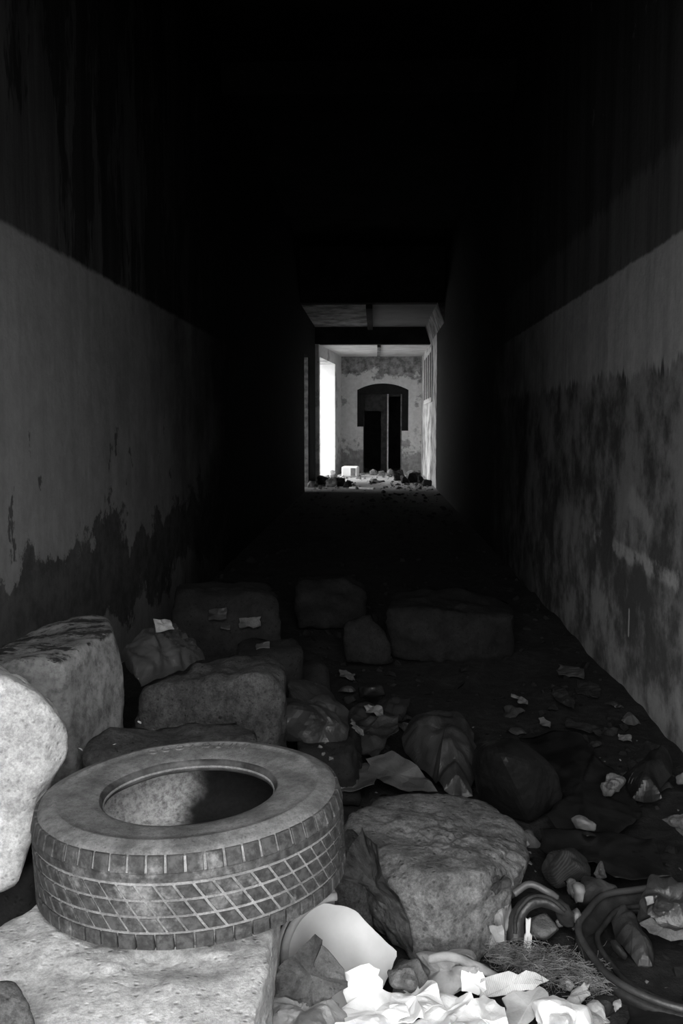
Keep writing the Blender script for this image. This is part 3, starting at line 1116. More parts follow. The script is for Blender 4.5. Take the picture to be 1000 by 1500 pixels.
blob('paper_wad', onz([(790, 1500), (795, 1475), (830, 1470), (850, 1490), (850, 1520), (800, 1530)], .01) + onz([(800, 1480), (835, 1485), (820, 1510)], .07), 'paper_white', 'white crumpled wad at the edge of the dark rubbish', 'paper',
     p=12, rough=.004, fold=.03, fscale=20, seed=12, sub=5)
WP = [([(500, 1475), (540, 1452), (590, 1462), (600, 1490), (560, 1510), (510, 1510)], 'torn white sheet lying in front of the paper curl'),
      ([(570, 1470), (600, 1440), (640, 1442), (650, 1470), (620, 1495), (580, 1500)], 'overlapping white sheet in front of the dark wad'),
      ([(610, 1462), (650, 1452), (690, 1455), (700, 1480), (660, 1505), (615, 1510)], 'white sheet with a raised fold in front of the grey paper bag'),
      ([(660, 1500), (690, 1465), (715, 1460), (742, 1485), (750, 1520), (680, 1530)], 'white scrap tucked under the flat faded card'),
      ([(480, 1520), (520, 1490), (600, 1495), (650, 1500), (640, 1560), (490, 1560)], 'wide white sheet at the threshold'),
      ([(640, 1520), (680, 1495), (735, 1500), (760, 1560), (650, 1560)], 'white sheet with torn corner at the threshold')]
for i, (q, lb) in enumerate(WP):
    S('paper_sheet', [(a, b, .035 + .012 * ((i * 3 + j * 2) % 4)) for j, (a, b) in enumerate(q)], 0, 'paper_white', lb, 'paper', amp=.022, freq=15, seed=20 + i, group='white papers in front of the boulder')
rnd = random.Random(4)
for i, (a, b, s) in enumerate([(850, 1452, 16), (838, 1470, 13), (862, 1485, 15), (880, 1490, 12), (830, 1443, 10), (898, 1478, 9)]):
    c = P(a, b, z=.03)
    r = s / F * 2.1
    blob('paper_bit', [c + Vector((rnd.uniform(-1, 1) * r * 1.6, rnd.uniform(-1, 1) * r * 1.6, rnd.uniform(-.8, 1) * r)) for _ in range(9)], 'paper_grey' if i > 1 else 'cardboard',
         'small pale crumpled bit at the edge of the straw', 'paper', p=12, rough=.003, fold=.01, fscale=40, seed=30 + i, sub=3, group='pale bits by the straw')

# black crumpled cloth strip between tyre and boulder
S('black_rag', [(494, 1278, .22), (505, 1258, .26), (530, 1212, .31), (550, 1240, .29), (572, 1300, .21), (596, 1350, .12), (604, 1395, .04), (582, 1345, .12), (536, 1298, .19)], 0, 'dark_scrap',
  'black tattered rag hanging in the gap between tyre and boulder', 'cloth', amp=.016, freq=26, seed=40, thick=.004)
blob('black_rag', [P(*q) for q in []] + [P(a, b, Y=y) for a, b, y in [(716, 1300, 2.30), (722, 1270, 2.33), (742, 1268, 2.34), (748, 1290, 2.33), (728, 1318, 2.29), (718, 1314, 2.36), (744, 1275, 2.42)]], 'dark_scrap',
     'black tattered scrap stuck to the side of the boulder', 'cloth', p=8, rough=.01, fold=.03, fscale=26, seed=41, sub=4)

# ------------------------------------------------------------------ rubbish right of the boulder
blob('pale_bag', [P(a, b, Y=y) for a, b, y in [(712, 1380, 2.36), (738, 1385, 2.36), (708, 1340, 2.37), (722, 1308, 2.43), (742, 1312, 2.44), (750, 1345, 2.42), (735, 1340, 2.33), (745, 1380, 2.4)]]
     + [Vector((.285, 2.36, 0)), Vector((.335, 2.36, 0)), Vector((.29, 2.44, 0)), Vector((.335, 2.44, 0))], 'paper_grey',
     'pale knotted bag between the boulder and the curved rubber strip', 'bag', p=12, rough=.004, fold=.02, fscale=18, seed=42, sub=4)
sheet('paper_strip', [P(716, 1356, Y=2.315), P(735, 1354, Y=2.315), P(738, 1378, Y=2.32), P(726, 1380, Y=2.32)], 'paper_grey', 'thin pale strip on the knotted bag', 'paper', amp=.001, freq=14, seed=43, res=.006)
t = empty('shoe_upper')
tag(t, 'curled dark rubber strip arching over a pale box scrap', 'rubber strip')
tube('strip', curve([P(756, 1380, z=.03), P(756, 1350, z=.07), P(770, 1325, z=.11), P(795, 1318, z=.12), P(822, 1330, z=.10), P(830, 1350, z=.05)], 10), .022, 'plastic_dark', t, 10, flatten=.75, noise_amp=.005)
tube('edge_seam', curve([P(754, 1368, z=.07), P(757, 1338, z=.11), P(778, 1314, z=.145), P(805, 1316, z=.14), P(828, 1334, z=.11)], 10), .005, 'dark_scrap', t, 6)
t.name = 'rubber_strip'
blob('box_scrap', onz([(772, 1372), (778, 1345), (800, 1338), (818, 1362), (800, 1378)], .03) + onz([(775, 1350), (798, 1338), (816, 1360), (795, 1372)], .07), 'cloth_mid', 'pale torn box scrap under the curved rubber strip', 'box', p=30, rough=.004, seed=44, sub=4)
prism('wood_splinter', [(-.009, 0), (-.008, .05), (-.005, .055), (-.007, .092), (-.002, .089), (.005, .093), (.004, .058), (.010, .053), (.009, .0)], 'Y', -.004, .004, 'wood_pale')
o = bpy.data.objects['wood_splinter']
o.location = P(771, 1402, z=.005)
o.rotation_euler = (math.radians(-12), math.radians(4), 0)
tag(o, 'pale upright splinter of wood standing in the straw', 'wood')
blob('round_pebble', [P(812, 1348, z=.05), P(824, 1350, z=.05), P(818, 1342, z=.07), P(816, 1360, z=.03), P(826, 1358, z=.03), P(818, 1350, Y=2.58)], 'chip_mid', 'small pale pebble at the end of the curved strip', 'pebble', p=8, rough=.003, seed=46, sub=3)
tube('stripped_cable', curve([P(752, 1316, z=.13), P(775, 1302, z=.15), P(800, 1312, z=.14), P(815, 1322, z=.12)], 8), .009, 'plastic_grey', None, 8)
tag(bpy.data.objects['stripped_cable'], 'short shiny tube end lying above the curved strip', 'tube')
blob('ribbed_cloth', [P(a, b, z=zz) for a, b, zz in [(788, 1275, .05), (800, 1245, .08), (840, 1238, .10), (866, 1262, .08), (868, 1288, .05), (820, 1296, .04), (800, 1295, .02), (830, 1250, .13), (850, 1270, .12)]], 'ribbed',
     'dark ribbed fabric heap behind the pale foil wad', 'cloth', p=9, rough=.006, fold=.012, fscale=14, seed=47, sub=5)
blob('foil_wad', [P(a, b, z=zz) for a, b, zz in [(822, 1285, .08), (842, 1282, .11), (862, 1298, .11), (860, 1318, .09), (842, 1328, .05), (828, 1310, .04), (845, 1300, .13)]], 'chip_mid',
     'pale crumbly wad beside the cone of grey sacking', 'paper', p=10, rough=.007, scale=26, seed=48, sub=4)
blob('sacking_cone', [P(a, b, z=zz) for a, b, zz in [(858, 1290, .10), (880, 1288, .12), (917, 1304, .08), (905, 1318, .06), (870, 1338, .03), (852, 1336, .03), (860, 1310, .12)]], 'plastic_dark',
     'cone of dull sacking tapering towards the dark rubber ring', 'bag', p=12, rough=.004, fold=.012, fscale=12, seed=49, sub=4)
blob('pale_stone', [P(a, b, z=zz) for a, b, zz in [(833, 1335, .06), (845, 1325, .08), (853, 1340, .07), (850, 1355, .03), (838, 1366, .02), (833, 1350, .02), (845, 1340, .09)]], 'chip_mid', 'egg-shaped pale stone touching the rubber ring', 'stone', p=8, rough=.004, seed=50, sub=4)
blob('cloth_tuft', [P(a, b, z=zz) for a, b, zz in [(868, 1280, .06), (880, 1262, .09), (888, 1285, .06), (872, 1292, .04), (880, 1275, .1)]], 'cloth_mid', 'small pale tuft of cloth above the sacking cone', 'cloth', p=9, rough=.004, fold=.01, fscale=30, seed=51, sub=4)
blob('small_rubble', [P(a, b, z=zz) for a, b, zz in [(835, 1206, .06), (850, 1202, .08), (872, 1214, .06), (870, 1224, .04), (845, 1222, .03), (855, 1210, .09)]], 'chip_mid', 'pale chunk of rubble on the dark sheeting', 'rubble', p=12, rough=.005, seed=52, sub=4)

# the rubber ring
def circle3(a, b, c):
    ax, ay, bx, by, cx, cy = a.x, a.y, b.x, b.y, c.x, c.y
    d = 2 * (ax * (by - cy) + bx * (cy - ay) + cx * (ay - by))
    ux = ((ax * ax + ay * ay) * (by - cy) + (bx * bx + by * by) * (cy - ay) + (cx * cx + cy * cy) * (ay - by)) / d
    uy = ((ax * ax + ay * ay) * (cx - bx) + (bx * bx + by * by) * (ax - cx) + (cx * cx + cy * cy) * (bx - ax)) / d
    return Vector((ux, uy)), (Vector((ux, uy)) - Vector((ax, ay))).length


rc, RR = circle3(P(912, 1312, z=.06), P(850, 1372, z=.05), P(985, 1478, z=.03))


def lathe(name, prof, n, mat, parent, tilt=0.0, wob=0.0, seed=0):
    bm = bmesh.new()
    rings = []
    for k in range(n):
        a = 2 * PI * k / n
        w = wob * mn.noise(Vector((math.cos(a) * 2, math.sin(a) * 2, seed)))
        rings.append([bm.verts.new((rc.x + (r + w) * math.cos(a), rc.y + (r + w) * math.sin(a), z + tilt * math.sin(a) + w * .5)) for r, z in prof])
    m = len(prof)
    for k in range(n):
        A, B = rings[k], rings[(k + 1) % n]
        for i in range(m):
            bm.faces.new((A[i], B[i], B[(i + 1) % m], A[(i + 1) % m]))
    return bm_obj(name, bm, mat, parent, smooth=True)


t = empty('rubber_ring')
tag(t, 'dark rubber ring like a bare bicycle tyre sunk in the rubbish', 'rubber ring')
circ = lambda r, z, q, n=8: [(r + q * math.cos(2 * PI * k / n), z + q * math.sin(2 * PI * k / n)) for k in range(n)]
lathe('outer_edge', circ(RR, .055, .009), 90, 'plastic_dark', t, .02, .012, 1)
lathe('channel', [(RR + .004, .055), (RR + .002, .03), (RR - .02, .014), (RR - .042, .022), (RR - .048, .034), (RR - .042, .012), (RR - .02, .004), (RR + .008, .02)], 90, 'rubber_black', t, .02, .012, 1)
lathe('inner_edge', circ(RR - .046, .034, .007), 90, 'rubber_black', t, .02, .012, 1)
S('dull_bag', [(894, 1345, .03), (905, 1330, .04), (922, 1332, .04), (938, 1355, .03), (958, 1395, .02), (955, 1414, .02), (934, 1412, .02), (915, 1392, .02), (900, 1370, .02)], 0, 'plastic_dark',
  'dull flattened bag lying inside the rubber ring', 'bag', amp=.02, freq=14, seed=53, dome=(0, -.01, .035))
blob('cloth_scrap', [P(a, b, z=zz) for a, b, zz in [(890, 1376, .04), (900, 1374, .06), (920, 1400, .04), (915, 1408, .02), (896, 1392, .02), (905, 1388, .07)]], 'cloth_dark', 'narrow cloth scrap beside the flattened bag', 'cloth', p=10, rough=.004, seed=54, sub=4)
blob('crushed_carton', [P(a, b, z=zz) for a, b, zz in [(938, 1345, .10), (948, 1310, .17), (956, 1285, .20), (1005, 1285, .20), (1020, 1320, .18), (1010, 1360, .10), (965, 1360, .08), (960, 1330, .20)]], 'plastic_dark',
     'crushed layered carton heaped on the rubber ring', 'carton', p=16, rough=.006, fold=.03, fscale=16, seed=55, sub=5)
S('carton_flap', [(936, 1352, .11), (965, 1340, .13), (1010, 1352, .12), (1010, 1378, .08), (970, 1374, .08), (950, 1366, .09)], 0, 'cloth_mid', 'pale-edged flap under the crushed carton', 'carton', amp=.012, freq=16, seed=56)
S('paper_bit', [(944, 1314, .18), (955, 1312, .19), (957, 1322, .18), (947, 1326, .17)], 0, 'paper_grey', 'small pale tag stuck on the crushed carton', 'paper', amp=.003, freq=20, seed=57, res=.006)
blob('crumpled_packet', [P(a, b, z=zz) for a, b, zz in [(965, 1200, .12), (985, 1192, .16), (1010, 1198, .16), (1012, 1230, .10), (985, 1225, .09), (990, 1205, .18)]], 'cloth_mid', 'crumpled packet by the foot of the right-hand wall', 'packet', p=12, rough=.006, fold=.03, fscale=20, seed=58, sub=4)
blob('pale_stone', [P(a, b, z=zz) for a, b, zz in [(985, 1135, .05), (1000, 1128, .09), (1015, 1140, .06), (1010, 1155, .03), (988, 1152, .02)]], 'chip_mid', 'rounded pale stone against the foot of the right-hand wall', 'stone', p=8, rough=.006, seed=59, sub=4)
S('dark_bag', [(903, 1150, .02), (935, 1115, .08), (978, 1090, .14), (985, 1120, .10), (970, 1172, .02), (925, 1172, .02)], 0, 'plastic_black',
  'pointed dark bag near the foot of the right-hand wall', 'bag', amp=.03, freq=10, seed=60, res=.015, dome=(0, -.02, .06))
blob('crumpled_packet', [P(a, b, z=zz) for a, b, zz in [(876, 1155, .05), (890, 1147, .08), (908, 1155, .06), (910, 1170, .02), (885, 1170, .02), (895, 1155, .1)]], 'cloth_mid', 'crumpled packet before the pointed dark bag', 'packet', p=12, rough=.004, fold=.02, fscale=30, seed=61, sub=4)
# dark sheets and bags filling the right side
blob('black_bag', [P(a, b, z=zz) for a, b, zz in [(692, 1115, .14), (700, 1085, .18), (760, 1090, .18), (800, 1130, .14), (812, 1165, .06), (770, 1190, .03), (715, 1175, .02), (740, 1110, .24)]], 'plastic_black',
     'big smooth black bag behind the large boulder', 'bag', p=12, rough=.005, fold=.03, fscale=5, seed=62, sub=5)
S('black_sheet', [(760, 1080, .03), (850, 1075, .05), (900, 1130, .04), (930, 1200, .04), (860, 1230, .05), (800, 1200, .05)], 0, 'plastic_black', 'flat black sheeting between the black bag and the wall', 'sheeting', amp=.04, freq=6, seed=63, res=.02, smooth=True)
S('black_sheet', [(790, 1215, .05), (880, 1215, .06), (960, 1230, .05), (985, 1280, .06), (900, 1290, .05), (800, 1250, .04)], 0, 'plastic_black', 'black sheeting beneath the crushed carton', 'sheeting', amp=.04, freq=7, seed=64, res=.02, smooth=True)
S('black_sheet', [(925, 1448, .012), (960, 1466, .02), (1020, 1490, .02), (1020, 1560, .02), (900, 1540, .02), (922, 1488, .015), (915, 1462, .015)], 0, 'plastic_black', 'black sheeting in front of the rubber ring', 'sheeting', amp=.03, freq=8, seed=65, res=.02, smooth=True)
blob('dark_rag', onz([(850, 1470), (870, 1455), (905, 1455), (910, 1480), (880, 1495), (855, 1488)], .01) + onz([(870, 1462), (895, 1465)], .05), 'cloth_dark', 'dark knobbly rag at the end of the straw', 'cloth', p=10, rough=.006, fold=.012, fscale=20, seed=66, sub=4)

# plastic bags in the middle
sheet('clear_bag', [P(a, b, Y=y) for a, b, y in [(178, 958, 3.18), (200, 932, 3.26), (232, 912, 3.4), (262, 920, 3.45), (286, 940, 3.42), (302, 962, 3.36), (270, 980, 3.22), (240, 992, 3.16), (208, 1004, 3.08), (190, 985, 3.1)]], 'clear_film',
      'clouded clear plastic bag lying on the rough boulder', 'bag', amp=.045, freq=12, seed=67, res=.012, thick=.003, dome=(.0, -.10, .03))
o = sheet('foil_scrap', [P(224, 907, Y=3.28), P(250, 907, Y=3.32), P(255, 922, Y=3.30), P(229, 926, Y=3.26)], 'foil', 'bright foil scrap sticking up from the clear bag', 'foil', amp=.012, freq=24, seed=68, res=.008)
blob('crumpled_film', [P(a, b, Y=y) for a, b, y in [(404, 1004, 3.6), (430, 998, 3.7), (470, 1012, 3.72), (508, 1035, 3.65), (526, 1068, 3.55), (505, 1098, 3.48), (455, 1096, 3.4), (406, 1080, 3.42), (440, 1040, 3.38), (480, 1060, 3.38), (470, 1030, 3.85)]], 'plastic_dark',
     'crumpled dark film bag right behind the tyre', 'bag', p=10, rough=.004, fold=.045, fscale=11, seed=69, sub=5)
blob('rubble_heap', [Vector(q) for q in [(-.27, 3.32, 0), (-.04, 3.3, 0), (-.27, 3.78, 0), (-.03, 3.78, 0), (-.27, 3.34, .19), (-.09, 3.33, .18), (-.26, 3.7, .19), (-.07, 3.7, .18)]], 'rock_dark', 'low earthy lump under the crumpled film bag', 'rubble', p=24, rough=.015, scale=12, seed=70, sub=5)
S('grey_film', [(536, 1112, .10), (575, 1102, .13), (612, 1123, .12), (640, 1158, .08), (600, 1160, .06), (578, 1153, .06), (540, 1137, .07)], 0, 'plastic_grey', 'pale grey film sheet with bright creases on the boulder top', 'sheeting', amp=.03, freq=9, seed=72, res=.012)
S('grey_film', [(490, 1125, .06), (536, 1116, .08), (548, 1150, .08), (520, 1160, .06), (496, 1160, .06)], 0, 'plastic_grey', 'flat grey scrap between the tyre and the pale film sheet', 'sheeting', amp=.012, freq=9, seed=73)
S('grey_bag', [(588, 1082, .08), (605, 1052, .14), (640, 1044, .16), (672, 1048, .14), (694, 1078, .08), (700, 1120, .04), (692, 1166, .02), (650, 1162, .02), (612, 1125, .03)], 0, 'plastic_dark',
  'wrinkled dark translucent bag behind the boulder top', 'bag', amp=.05, freq=8, seed=74, res=.018, thick=.003, dome=(0, -.04, .08))
S('dark_film', [(500, 1040, .06), (560, 1020, .10), (600, 1022, .12), (585, 1075, .12), (545, 1105, .10), (510, 1085, .08)], 0, 'plastic_dark', 'crumpled dark film between the film bag and the wrinkled bag', 'sheeting', amp=.05, freq=9, seed=75, res=.015)
blob('small_box', [P(a, b, z=zz) for a, b, zz in [(522, 1005, .10), (560, 1003, .12), (568, 1020, .06), (525, 1025, .05), (545, 1008, .14)]], 'plastic_dark', 'small dark lump beyond the crumpled film', 'rubble', p=14, rough=.006, seed=76, sub=4)
bits = [((535, 1030), (560, 1034), 10, 'foil', 'thin bright foil strip on the dark crumpled film'), ((515, 1082), (530, 1100), 9, 'foil', 'bent foil strip beside the film bag'),
        ((818, 980), (855, 986), 14, 'plastic_grey', 'dim torn card by the far foot of the right-hand wall'), ((497, 985), (520, 992), 9, 'chip_mid', 'pale shard before the leaning stone'),
        ((905, 1078), (925, 1082), 8, 'foil', 'bent bright strip on the black sheeting'), ((808, 1010), (840, 1030), 14, 'plastic_dark', 'crumpled scrap below the torn card'),
        ((828, 1056), (880, 1072), 14, 'cloth_dark', 'dark rolled scrap beyond the black sheeting'), ((790, 1055), (806, 1062), 10, 'chip_mid', 'small shard beyond the black bag'),
        ((845, 1005), (875, 1012), 20, 'cloth_dark', 'dark flat scrap beside the torn card'), ((748, 1018), (772, 1028), 5, 'chip_mid', 'thin pale stick lying in the dark')]
for i, (a, b, w, m, lb) in enumerate(bits):
    zz = (.13, .12)[i] if i < 2 else .03
    S('litter_scrap', [(a[0], a[1] - w / 2, zz), (b[0], b[1] - w / 2, zz + .01), (b[0], b[1] + w / 2, zz), (a[0], a[1] + w / 2, zz - .01)], 0, m, lb, 'litter', amp=.012, freq=20, seed=80 + i, res=.01, thick=.004)
zq = P(366, 912, Y=4.5).z
for i, (a, b, w, h, m, lb) in enumerate([(366, 911, 32, 15, 'cloth_mid', 'flattened pale cup lying on the squared stone'), (319, 900, 26, 20, 'plastic_dark', 'round crumpled lid on the squared stone'), (330, 919, 14, 5, 'plastic_grey', 'thin sliver on the squared stone'),
                                        (385, 950, 20, 9, 'plastic_grey', 'pale crumpled scrap on the low wedged stone')]):
    Y = 4.50 if i < 3 else 3.95
    sheet('litter_scrap', [P(a - w / 2, b - h / 3, Y=Y), P(a + w / 2, b - h / 2, Y=Y), P(a + w / 2, b + h / 3, Y=Y - .04), P(a - w / 2, b + h / 2, Y=Y - .04)], m, lb, 'litter', amp=.015, freq=16, seed=95 + i, res=.012, thick=.006)
for i, (a, b, w, lb) in enumerate([(165, 1092, 12, 'tiny pale flake on the flat stone'), (205, 1058, 16, 'small pale chip at the edge of the flat stone'), (118, 1098, 14, 'pale torn scrap at the broken end of the flat stone'), (322, 1052, 12, 'small dark chip on the flat stone')]):
    c = P(a, b, z=.47)
    r = w / F * 2.5 / 2
    blob('stone_chip', [c + Vector((rnd.uniform(-1, 1) * r, rnd.uniform(-1, 1) * r, rnd.uniform(-.5, .7) * r)) for _ in range(9)], 'limestone' if i < 3 else 'rock_dark', lb, 'stone chip', p=16, rough=.002, seed=100 + i, sub=2)
for i, (a, b, s) in enumerate([(452, 1093, 10), (468, 1100, 12), (484, 1106, 10), (474, 1104, 8), (478, 1116, 9), (458, 1100, 7)]):
    c = P(a, b, z=.17)
    r = s / F * 2.7 * .7
    blob('stone_chip', [c + Vector((rnd.uniform(-1, 1) * r, rnd.uniform(-1, 1) * r, rnd.uniform(-.7, .8) * r)) for _ in range(9)], 'chip_mid', 'pale chip of rubble between the tyre and the film bag', 'stone chip', p=16, rough=.003, seed=110 + i, sub=3, group='chips behind the tyre')


# larger broken pieces at the far end
rnd = random.Random(21)
FR = [(455, 714, 20.5, 7, 'm'), (472, 710, 21.8, 9, 'd'), (484, 713, 21.5, 10, 'm'), (497, 712, 21.6, 9, 'd'), (508, 714, 21.2, 8, 'd'), (478, 703, 23.6, 7, 'p'), (490, 700, 24.0, 8, 'p'), (486, 706, 22.8, 6, 'm'),
      (584, 704, 22.8, 11, 'd'), (594, 708, 22.3, 9, 'd'), (606, 707, 22.6, 12, 'd'), (618, 708, 22.4, 10, 'd'), (600, 700, 24.0, 8, 'p'), (612, 699, 24.2, 9, 'm'), (571, 697, 25.6, 8, 'p'), (560, 697, 25.8, 6, 'p'), (547, 696, 26.2, 7, 'p'), (626, 712, 21.4, 8, 'd')]
for i, (a, b, Y, s, k) in enumerate(FR):
    c = P(a, b, z=0.0)
    r = s / F * c.y
    side = 'beside the daylit opening' if a < 530 else ('beneath the barred window' if a > 580 else 'at the threshold of the dark doorway')
    lb = {'m': 'grey broken masonry lump ', 'd': 'dark broken masonry lump ', 'p': 'pale broken plaster lump '}[k] + side
    pts = [Vector((c.x + rnd.uniform(-1, 1) * r, c.y + rnd.uniform(-1, 1) * r, max(-.01, rnd.uniform(0, 1.5) * r))) for _ in range(10)] + [Vector((c.x + sx * r * .7, c.y + sy * r * .7, -.01)) for sx in (-1, 1) for sy in (-1, 1)]
    blob('masonry_lump', pts, {'m': 'chip_mid', 'd': 'rock_dark', 'p': 'limestone_dim'}[k], lb, 'rubble', p=60, rough=.02, scale=5, seed=200 + i, sub=3, flat=True, group='rubble in the lit bay ' + side)
bm = bmesh.new()
o = boxes('broken_plank', [(-.28, .28, -.04, .04, 0.0, .03)], 'wood_pale')
c = P(530, 716, z=0)
o.location = c
o.rotation_euler = (0, 0, -.5)
tag(o, 'pale short plank lying on the floor before the lit bay', 'plank')

# the white box
c = P(512, 699, z=0.0)
t = empty('white_box', (c.x, c.y, 0))
t.rotation_euler = (0, 0, math.radians(-4))
tag(t, 'white boxy old appliance with a dark screen near the daylit opening', 'appliance')
w = 24 / F * c.y / 2
h = 15.5 / F * c.y
b = boxes('casing', [(-w, w, 0, .4, 0, h)], 'enamel', t, bevel=.035)
boxes('screen', [(w * .12, w * .72, -.012, .02, h * .12, h * .86)], 'dark_panel', t, bevel=.008)
boxes('screen_bezel', [(w * .04, w * .12, -.016, .01, h * .1, h * .9), (w * .72, w * .8, -.016, .01, h * .1, h * .9)], 'enamel', t)

# dry shrub twigs outside the opening
t = empty('dry_shrub', (-1.75, 24.6, 0))
tag(t, 'thin dry shrub with bare twigs in the daylit opening', 'shrub')
rnd = random.Random(3)
for k in range(9):
    a0 = Vector((rnd.uniform(-.1, .1), rnd.uniform(-.3, .3), -.02))
    d = Vector((rnd.uniform(-.1, .35), rnd.uniform(-.3, .3), rnd.uniform(.5, 1.25)))
    pts = [a0 + d * (q / 6) + Vector((rnd.gauss(0, .025), rnd.gauss(0, .025), 0)) * q for q in range(7)]
    tube('twig', pts, [.010 * (1 - q / 9) for q in range(7)], 'twig', t, 5)


# ------------------------------------------------------------------ settle things against what carries them
from mathutils.bvhtree import BVHTree


def tree(*names):
    bpy.context.view_layer.update()
    vs, fs = [], []
    for n in names:
        r = bpy.data.objects[n]
        for o in [r] + list(r.children_recursive):
            if o.type != 'MESH':
                continue
            k = len(vs)
            vs += [o.matrix_world @ v.co for v in o.data.vertices]
            fs += [[k + i for i in p.vertices] for p in o.data.polygons]
    return BVHTree.FromPolygons(vs, fs)


def within(t, p):
    c, q, d = 0, p.copy(), Vector((.123, .231, .965)).normalized()
    for _ in range(60):
        h = t.ray_cast(q, d)
        if h[0] is None:
            break
        c += 1
        q = h[0] + d * 1e-5
    return c % 2 == 1


def press(a, b, film=False):
    """flatten a where it meets b: its points inside b move onto b's surface"""
    t = tree(b)
    o = bpy.data.objects[a]
    mw, mi = o.matrix_world.copy(), o.matrix_world.inverted()
    half = len(o.data.vertices) // 2
    for i, v in enumerate(o.data.vertices):
        w = mw @ v.co
        if within(t, w):
            q, n, _, _ = t.find_nearest(w)
            if (q - w).dot(n) < 0:
                n = -n
            v.co = mi @ (q + n * (0.003 if film and i < half else 0.0005))
    o.data.update()


def rest(a, *on, sink=0.002):
    """drop or lift a until it just touches what lies under it"""
    t = tree(*on)
    o = bpy.data.objects[a]
    gap = None
    for v in o.data.vertices:
        w = o.matrix_world @ v.co
        h = t.ray_cast(w + Vector((0, 0, .5)), Vector((0, 0, -1)))
        if h[0] is not None:
            g = w.z - h[0].z
            gap = g if gap is None else min(gap, g)
    if gap is not None:
        o.location.z -= gap + sink


press('limestone_footing', 'limestone_block')
press('flat_stone', 'lichened_block')
press('dark_wedge_stone', 'front_boulder')
press('rough_boulder.001', 'worn_stone')
press('rubble_heap', 'rough_boulder')
press('rubble_heap', 'worn_stone')
press('crumpled_film', 'rough_boulder')
press('crumpled_film', 'rubble_heap')
press('dark_film', 'rubble_heap', True)
press('grey_film', 'rubble_heap', True)
press('grey_film.001', 'rubble_heap', True)
press('black_rag.001', 'front_boulder')
press('pale_bag', 'front_boulder')
press('crumpled_bag', 'front_boulder')
press('crumpled_rag', 'limestone_slab')
press('crumpled_rag', 'broken_basin')
press('folded_cloth', 'limestone_slab', True)
press('folded_cloth', 'crumpled_rag', True)
press('paper_wad', 'crumpled_bag')
press('paper_sheet.001', 'paper_wad', True)
press('cardboard_scrap', 'crumpled_bag', True)
press('cardboard_scrap.001', 'paper_wad.001', True)
press('carton_flap', 'crushed_carton', True)
press('paper_strip', 'pale_bag', True)
press('foil_wad', 'sacking_cone')
bpy.data.objects['sacking_cone'].location.y += .025
press('sacking_cone', 'rubber_ring')
for n in ('paper_bit', 'paper_bit.001', 'paper_bit.002', 'paper_bit.003'):
    press(n, 'paper_wad.001')
press('paper_bit.003', 'paper_bit.002')
bpy.data.objects['stripped_cable'].location.z += .012
rest('small_rubble', 'black_sheet', 'black_sheet.001', 'floor')
rest('crumpled_packet.001', 'black_sheet', 'floor')
for k in range(4, 10):
    rest('stone_chip.%03d' % k, 'rubble_heap', 'floor')
rest('litter_scrap', 'dark_film', 'rubble_heap', 'floor')
rest('litter_scrap.001', 'rubble_heap', 'floor')
rest('litter_scrap.013', 'worn_stone')

LOOSE_ON = [o.name for o in bpy.data.objects if o.parent is None and o.get('category') and o.name != 'dry_shrub']
CLEAR = tree(*LOOSE_ON)
rl = random.Random(77)
for i in range(34):
    if i < 26:
        box = (745, 975, 1010, 1290)
        lb, gp = 'small dim scrap of litter strewn between the black bag and the right-hand wall', 'dim litter near the wall'
    else:
        box = (500, 600, 990, 1100)
        lb, gp = 'small dim scrap of litter strewn around the crumpled dark film', 'dim litter around the film'
    r = rl.uniform(.02, .055)
    for _ in range(400):                      # a free spot on the ground
        a, b = rl.uniform(*box[:2]), rl.uniform(*box[2:])
        c = P(a, b, z=.02)
        if c.x + r * 1.4 > XR or c.x - r * 1.4 < XL:
            continue
        q = CLEAR.find_nearest(c)
        if q[3] > r * 1.15 and not within(CLEAR, c):
            break
        r = max(.018, r * .985)
    c.z = ground_z(c.x, c.y) + .016
    n = rl.randint(5, 7)
    ph = rl.uniform(0, 6)
    sheet('litter_scrap', [c + Vector((math.cos(ph + 2 * PI * k / n) * r * rl.uniform(.6, 1.3), math.sin(ph + 2 * PI * k / n) * r * rl.uniform(.6, 1.2), rl.uniform(-.02, .015))) for k in range(n)],
          rl.choice(['plastic_dark', 'plastic_dark', 'cloth_dark', 'cloth_dark', 'plastic_grey', 'rock_dark']), lb, 'litter', amp=.016, freq=18, seed=300 + i, res=.012, group=gp, dome=(0, 0, r * .4))


# ------------------------------------------------------------------ dry straw
SOLID = tree(*[o.name for o in bpy.data.objects if o.parent is None and o.get('category') and o.name != 'dry_shrub'])


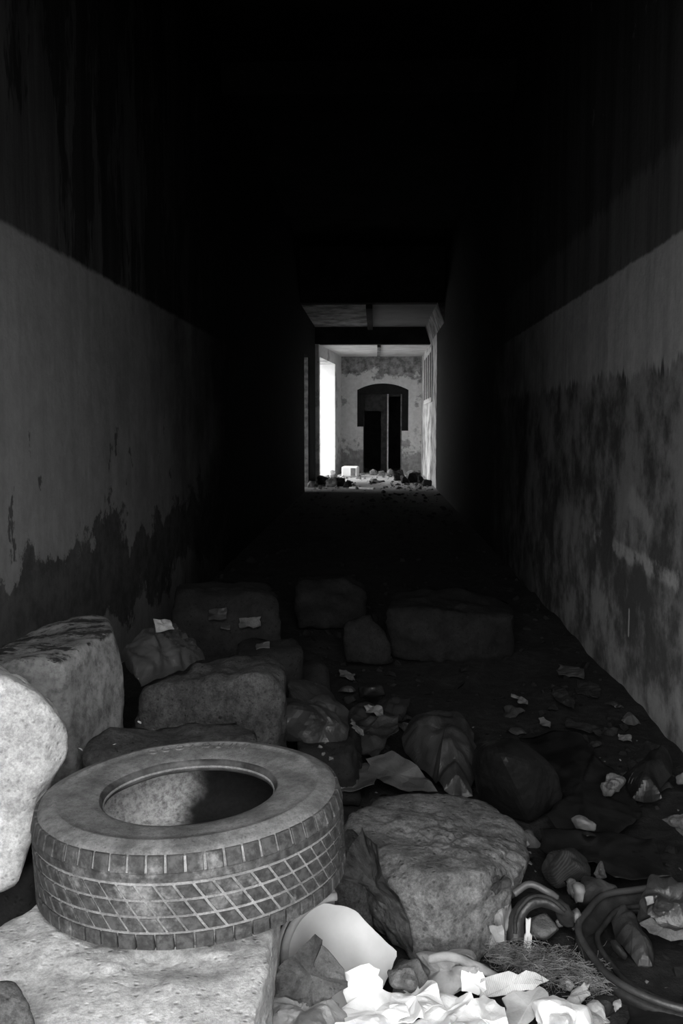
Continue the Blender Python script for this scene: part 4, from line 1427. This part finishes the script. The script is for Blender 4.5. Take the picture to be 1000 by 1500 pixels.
def straw():
    rnd = random.Random(11)
    bm = bmesh.new()
    for k in range(1900):
        u = rnd.random()
        px = 722 + 165 * u
        py = 1392 + 46 * u + rnd.gauss(0, 8 + 9 * u)
        a = P(px, py, z=.012 + .05 * rnd.random() * (1 - abs(u - .4)))
        ang = rnd.gauss(0.5, 1.0) + (PI if rnd.random() < .5 else 0)
        L = rnd.uniform(.015, .075)
        d = Vector((math.cos(ang), math.sin(ang), rnd.uniform(-.35, .5)))
        side = Vector((-d.y, d.x, 0)).normalized() * rnd.uniform(.0003, .0006)
        bend = Vector((rnd.gauss(0, .012), rnd.gauss(0, .012), rnd.gauss(0, .01)))
        if any(within(SOLID, a + d * L * (u_ - .5) + bend * math.sin(u_ * PI)) for u_ in (0, .33, .67, 1)):
            continue
        prev = None
        for s in range(4):
            t = s / 3
            p = a + d * L * (t - .5) + bend * math.sin(t * PI)
            p.z = max(p.z, .004)
            q = [bm.verts.new(p + side), bm.verts.new(p - side), bm.verts.new(p + Vector((0, 0, .0008)))]
            if prev:
                for i in range(3):
                    bm.faces.new((prev[i], prev[(i + 1) % 3], q[(i + 1) % 3], q[i]))
            prev = q
    o = bm_obj('dry_straw', bm, 'straw', recentre=True)
    o['kind'] = 'stuff'
    tag(o, 'tangle of dry straw in front of the curved rubber strip', 'straw')


straw()


# ------------------------------------------------------------------ loose chips on the ground
placed = {}


def chips(name, n, region, smin, smax, mat, label, seed):
    rnd = random.Random(seed)
    bm = bmesh.new()
    base = [Vector(v) for v in [(-1, -1, -.6), (1, -1, -.6), (1, 1, -.6), (-1, 1, -.6), (-.7, -.6, .6), (.6, -.7, .6), (.7, .6, .5), (-.6, .7, .7)]]
    fc = [(0, 3, 2, 1), (4, 5, 6, 7), (0, 1, 5, 4), (1, 2, 6, 5), (2, 3, 7, 6), (3, 0, 4, 7)]
    for k in range(n):
        x, y = region(rnd)
        s = smin + (smax - smin) * rnd.random() ** 2.5
        m = Euler((rnd.gauss(0, .5), rnd.gauss(0, .5), rnd.uniform(0, 6.3))).to_matrix() @ Matrix.Diagonal((s * rnd.uniform(.6, 1.4), s * rnd.uniform(.5, 1.1), s * rnd.uniform(.3, .9)))
        c = Vector((x, y, ground_z(x, y) + s * .25))
        w = [m @ Vector((b.x * rnd.uniform(.7, 1.1), b.y * rnd.uniform(.7, 1.1), b.z)) + c for b in base]
        reach = max((q - c).length for q in w)
        hit = SOLID.find_nearest(c)
        if hit[3] < reach or within(SOLID, c):
            continue
        if placed and any((c - q).length < reach + e for q, e in placed.get((int(x * 4), int(y * 4)), [])):
            continue
        for gx in (-1, 0, 1):
            for gy in (-1, 0, 1):
                placed.setdefault((int(x * 4) + gx, int(y * 4) + gy), []).append((c, reach))
        vs = [bm.verts.new(q) for q in w]
        for f in fc:
            bm.faces.new([vs[i] for i in f])
    o = bm_obj(name, bm, mat)
    o['kind'] = 'stuff'
    tag(o, label, 'rubble')
    return o


def far_spot(r):
    y = r.uniform(19.5, 26.7)
    lo = XL + .1 if y < YB else lp(y)[0] + .1
    u = abs(r.gauss(0, .3)) if r.random() < .8 else r.uniform(0, 1.2)
    return (min(lo + u, XR - .12), y) if r.random() < .5 else (max(XR - .12 - u, lo), y)


chips('loose_rubble', 1500, lambda r: (r.uniform(XL + .05, XR - .05), 1.9 + 6.1 * r.random() ** 1.3), .006, .035, 'rock_dark', 'dark loose rubble chips strewn over the near floor', 5)
chips('pale_crumbs', 260, lambda r: (r.uniform(-.1, XR - .1), 2.0 + 2.2 * r.random()), .003, .011, 'chip_mid', 'pale crumbs of plaster scattered among the rubbish', 6)
chips('far_rubble', 500, far_spot, .015, .08, 'chip_mid', 'pale small rubble along the walls of the lit bay', 7)
chips('passage_rubble', 400, lambda r: (r.uniform(XL + .05, XR - .05), r.uniform(8, 19)), .01, .05, 'rock_dark', 'dark small rubble along the middle of the passage', 8)
